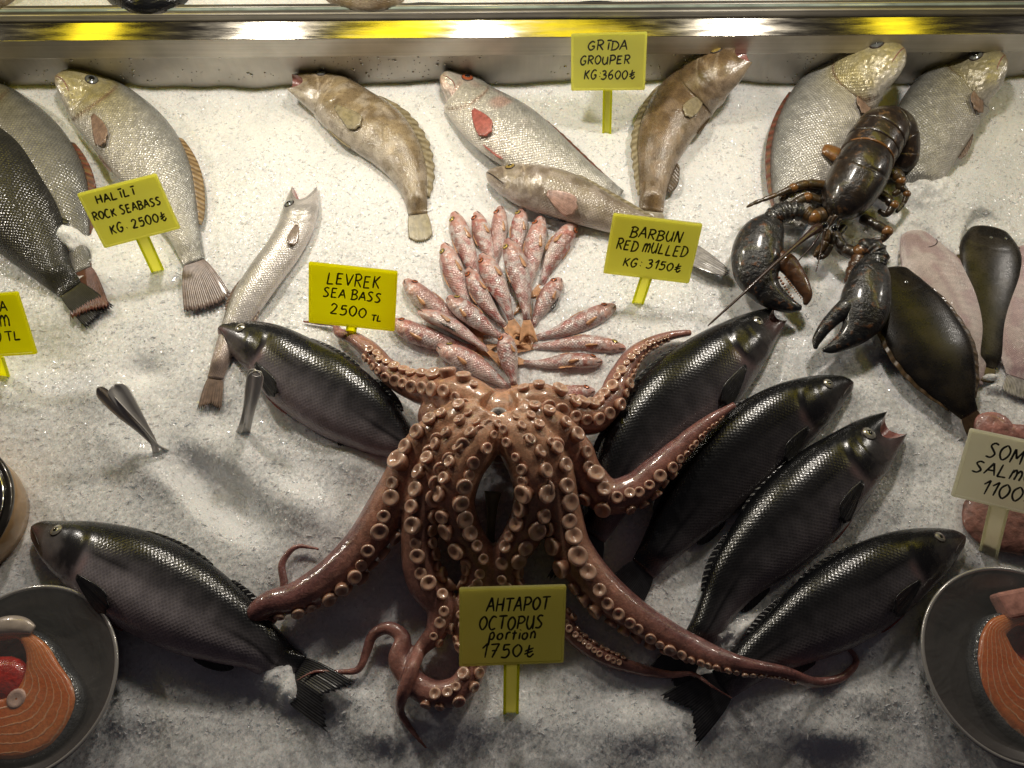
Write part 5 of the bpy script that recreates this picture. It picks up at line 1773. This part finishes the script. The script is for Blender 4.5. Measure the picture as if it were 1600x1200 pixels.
BONE = simple('pale_bone', (.58, .40, .34), .35, 0, .3, 120, .3)

def dish(label, cx, cy, rpx, h=.030, group='cling film covered salmon dishes'):
    c = P(cx, cy, h)
    R = rpx * mpp(cx, cy, h)
    b = c.copy(); b[2] = 0
    root = thing('dish', label, 'dish', b, group)
    m = MB()
    Z = (0, 0, 1)
    m.lathe(b, Z, [(.001, .004), (R * .60, .004), (R * .74, .008), (R * .93, h - .004), (R * .985, h - .001), (R * .97, h - .004), (R * .80, .004), (R * .62, -.006), (.001, -.006)], 72)
    m.build('bowl', DISH, root)
    m = MB()
    m.tube(np.array([c + np.array([math.cos(a) * R * .985, math.sin(a) * R * .985, -.0005]) for a in np.linspace(0, 2 * np.pi, 97)]), .0019, 8, caps=False)
    m.build('rim', RIM, root)
    # stretched film with soft wrinkles
    n, k = 14, 72
    rr_ = np.linspace(0.002, 1, n)
    th = np.linspace(0, 2 * np.pi, k, endpoint=False)
    V = []
    for q in rr_:
        for a in th:
            V.append(c + np.array([math.cos(a) * R * .98 * q, math.sin(a) * R * .98 * q, .0016 + .0014 * math.sin(a * 5 + q * 4) * q * (1 - q) * 2]))
    mesh('film', V, gridF(n, k), FILM, root)
    FOOT.append((np.array([b, b]), np.array([R * .95, R * .95]), np.array([-.002, -.002])))
    return root, c, R

def steak(label, outline, cavity, hz, thick, name='salmon_steak', spine=None, seed=0):
    """cross-cut steak: outline px polygon (clockwise from the top), cavity px polygon"""
    o = np.array([P(x, y, hz) for x, y in outline])
    cvt = np.array([P(x, y, hz) for x, y in cavity])
    n = 72
    def loop(p):
        p = np.concatenate([p, p[:1]])
        return spline(p, n + 1)[0][:-1]
    def resort(p, c):
        a = np.arctan2(p[:, 1] - c[1], p[:, 0] - c[0])
        th = np.linspace(-np.pi, np.pi, n, endpoint=False)
        idx = np.argsort(a)
        r = np.hypot(p[:, 0] - c[0], p[:, 1] - c[1])
        rr_ = np.interp(th, a[idx], r[idx], period=2 * np.pi)
        return np.stack([c[0] + rr_ * np.cos(th), c[1] + rr_ * np.sin(th), np.full(n, hz)], -1), th
    c = cvt.mean(0)
    O, th = resort(loop(o), c)
    I, _ = resort(loop(cvt), c)
    base = o.mean(0).copy(); base[2] = hz - thick
    root = thing(name, label, 'salmon steak', base, 'salmon steaks in the covered dishes')
    k = 22
    V, co = [], []
    for q in range(k):
        t = q / (k - 1)
        ring = I * (1 - t) + O * t
        dome = .0035 * math.sin(t * math.pi) ** .5 + (0 if 0 < q < k - 1 else -.002)
        ring = ring + np.array([0, 0, dome])
        V.append(ring)
        sw = t * 7.5 + .9 * np.sin(th * 2 + seed) * (t) + .35 * np.sin(th * 5 + 1 + seed)
        co.append(np.stack([sw, th, th * 0], -1))
    # wall of the cavity, going down
    V.insert(0, I * np.array([1, 1, 1]) + np.array([0, 0, -thick])); co.insert(0, co[0])
    mesh('flesh', np.concatenate(V), gridF(k + 1, n, flip=False), SALMON, root, co=np.concatenate(co))
    sk = MB()
    cen = O.mean(0)
    rings = [O + (O - cen) * f + np.array([0, 0, z]) for f, z in ((.0, -.0012), (.035, -.002), (.06, -.008), (.06, -thick + .003), (.02, -thick))]
    sk.add(np.concatenate(rings), gridF(5, n))
    sk.build('skin', SSKIN, root)
    m = MB()
    m.add(np.concatenate([I + np.array([0, 0, -thick * .55]), np.tile(c - np.array([0, 0, thick * .75]), (n, 1))]), gridF(2, n))
    m.build('cavity', BLOOD, root)
    if spine is not None:
        m = MB()
        p = P(*spine, hz + .002)
        m.lathe(p, (0, 0, 1), [(.009, -.004), (.0095, .0005), (.0075, .0022), (.005, .0012), (.001, .0006)], 16)
        m.build('backbone', BONE, root)
    return root

d1, c1, R1 = dish('film covered round dish at the lower left holding a salmon steak', 36, 1062, 145)
steak('salmon steak cut by the left edge of the picture, red cavity showing', [(-60, 1000), (-10, 984), (45, 988), (75, 1010), (92, 1038), (112, 1068), (117, 1095), (104, 1130), (78, 1164), (45, 1182), (-10, 1186), (-60, 1170), (-90, 1120), (-90, 1050)],
      [(-50, 1010), (-10, 1000), (30, 1000), (40, 1020), (36, 1055), (15, 1085), (-20, 1090), (-50, 1070)], .024, .020, spine=(26, 1092), seed=.4)
m = MB()
m.ball(P(2, 1062, .018), 1, 14, 18, sc=(.028, .022, .012))
tag(m.build('strawberry', simple('red_fruit', (.42, .018, .010), .25, 0, .35, 260, .5, coat=.6)), 'glossy red slice lying in the cavity of the left salmon steak', 'fruit')
m = MB()
R, u = spline(np.array([[*P(x, y, .028), .0] for x, y in ((-30, 990), (5, 978), (35, 978), (52, 984))]), 30)
m.tube(R[:, :3], .0095 * np.sin(np.linspace(.3, np.pi - .2, 30)) ** .5, 10, flat=.5)
tag(m.build('fish_piece', simple('pale_belly_skin', (.50, .42, .36), .3, .1, .25, 60, .3, coat=.6)), 'strip of pale belly skin lying above the left salmon steak', 'fish piece')

d2, c2, R2 = dish('film covered round dish at the lower right holding a salmon steak', 1592, 1036, 149)
steak('salmon steak cut by the right edge of the picture, pale bone chunk above it', [(1528, 1030), (1534, 990), (1548, 968), (1580, 958), (1620, 962), (1680, 980), (1710, 1030), (1715, 1100), (1680, 1150), (1630, 1166), (1588, 1142), (1560, 1112), (1540, 1080)],
      [(1572, 992), (1590, 978), (1625, 980), (1650, 1000), (1640, 1025), (1605, 1034), (1588, 1018)], .024, .020, seed=2.2)
m = MB()
q = P(1585, 944, .024)
m.box(q, np.array([.016, .003, .001]), np.array([-.004, .013, 0]), np.array([0, 0, .010]))
o = tag(m.build('fish_piece', PINK, smooth=False), 'pale pink chunk with skin lying above the right salmon steak', 'fish piece')
md = o.modifiers.new('b', 'BEVEL'); md.width = .004; md.segments = 3

# ------------------------------------------------------------------ round pot at the left edge
cx, cy, hp = -100, 800, .044
c = P(cx, cy, hp); R = 114 * mpp(cx, cy, hp)
b = c.copy(); b[2] = 0
pot = thing('pot', 'round tan pot with a dark glass lid at the left edge of the picture', 'pot', b)
m = MB()
m.lathe(b, (0, 0, 1), [(.001, -.01), (R * .86, -.01), (R * .96, .012), (R * 1.0, hp - .012), (R * 1.0, hp - .004), (R * .97, hp - .004), (R * .9, .01), (.001, .006)], 80)
m.build('bowl', simple('tan_ceramic', (.36, .22, .10), .35, 0, .25, 40, coat=.4), pot)
m = MB()
m.lathe(b, (0, 0, 1), [(R * 1.0, hp - .005), (R * 1.03, hp - .002), (R * 1.03, hp + .002), (R * .98, hp + .004), (R * .93, hp + .0015), (R * .90, hp + .002)], 80)
m.build('lid_rim', simple('dark_rim', (.045, .04, .035), .25, .6, .2, coat=.6), pot)
m = MB()
m.tube(np.array([c + np.array([math.cos(a) * R * .90, math.sin(a) * R * .90, .003]) for a in np.linspace(0, 2 * np.pi, 97)]), .0026, 8, caps=False)
m.build('rim_wire', NT('bright_wire').set(color=(.62, .62, .60), metal=1.0, rough=.12).m, pot)
m = MB()
m.lathe(b, (0, 0, 1), [(R * .90, hp), (R * .6, hp + .004), (R * .3, hp + .007), (.001, hp + .008)], 80)
m.build('lid', NT('dark_glass').set(color=(.035, .018, .010), rough=.06, coat=1).m, pot)
FOOT.append((np.array([b, b]), np.array([R * .98, R * .98]), np.array([-.004, -.004])))

# ------------------------------------------------------------------ pink cuts behind the SOMON tag
def cut(label, seq, flat, mat, name='fish_fillet'):
    R, u = spline(pts(seq), 44)
    m = MB()
    w = R[:, 3] * np.sqrt(np.clip(1 - (1 - np.clip(np.minimum(u, 1 - u) / .12, 0, 1)) ** 2, .02, 1)) * (1 + .10 * (vnoise(u * 9, u * 0, 5) - .5))
    m.tube(R[:, :3], w, 20, flat=flat)
    o = m.build(name, mat)
    FOOT.append((R[:, :3], R[:, 3], R[:, 2] - R[:, 3] * .1))
    return tag(o, label, 'fillet', 'pink fish cuts behind the ivory tag')
PINKM = simple('pink_flesh', (.36, .165, .14), .36, 0, .5, 110, .9, coat=.35)
PINKD = simple('brown_pink_flesh', (.22, .10, .08), .5, 0, .5, 120, .9, coat=.15)
cut('glossy pink fish cut showing above the top edge of the ivory tag', [(1522, 672, 10, 17), (1550, 668, 15, 26), (1572, 684, 16, 24), (1600, 690, 13, 27), (1650, 700, 12, 26)], .34, PINKM)
cut('dull brownish pink slab showing below the ivory tag behind its stick', [(1506, 786, 4, 30), (1545, 806, 6, 50), (1600, 812, 7, 56), (1680, 822, 6, 54)], .22, PINKD)

# pale handle standing in the dark hollow between the octopus arms
m = MB()
K = np.array([[*P(x, y, h / 1000), r * mpp(x, y, h / 1000)] for x, y, h, r in ((770, 768, 34, 14), (769, 785, 30, 10), (768, 810, 22, 7), (766, 835, 14, 7), (765, 862, 4, 9))])
R, u = spline(K, 24)
m.tube(R[:, :3], R[:, 3], 12, flat=.45)
tag(m.build('plastic_handle', simple('greenish_plastic', (.22, .20, .11), .4, 0, .2, coat=.3)), 'dull greenish plastic handle in the dark hollow between the middle octopus arms', 'handle')
settle_ice()
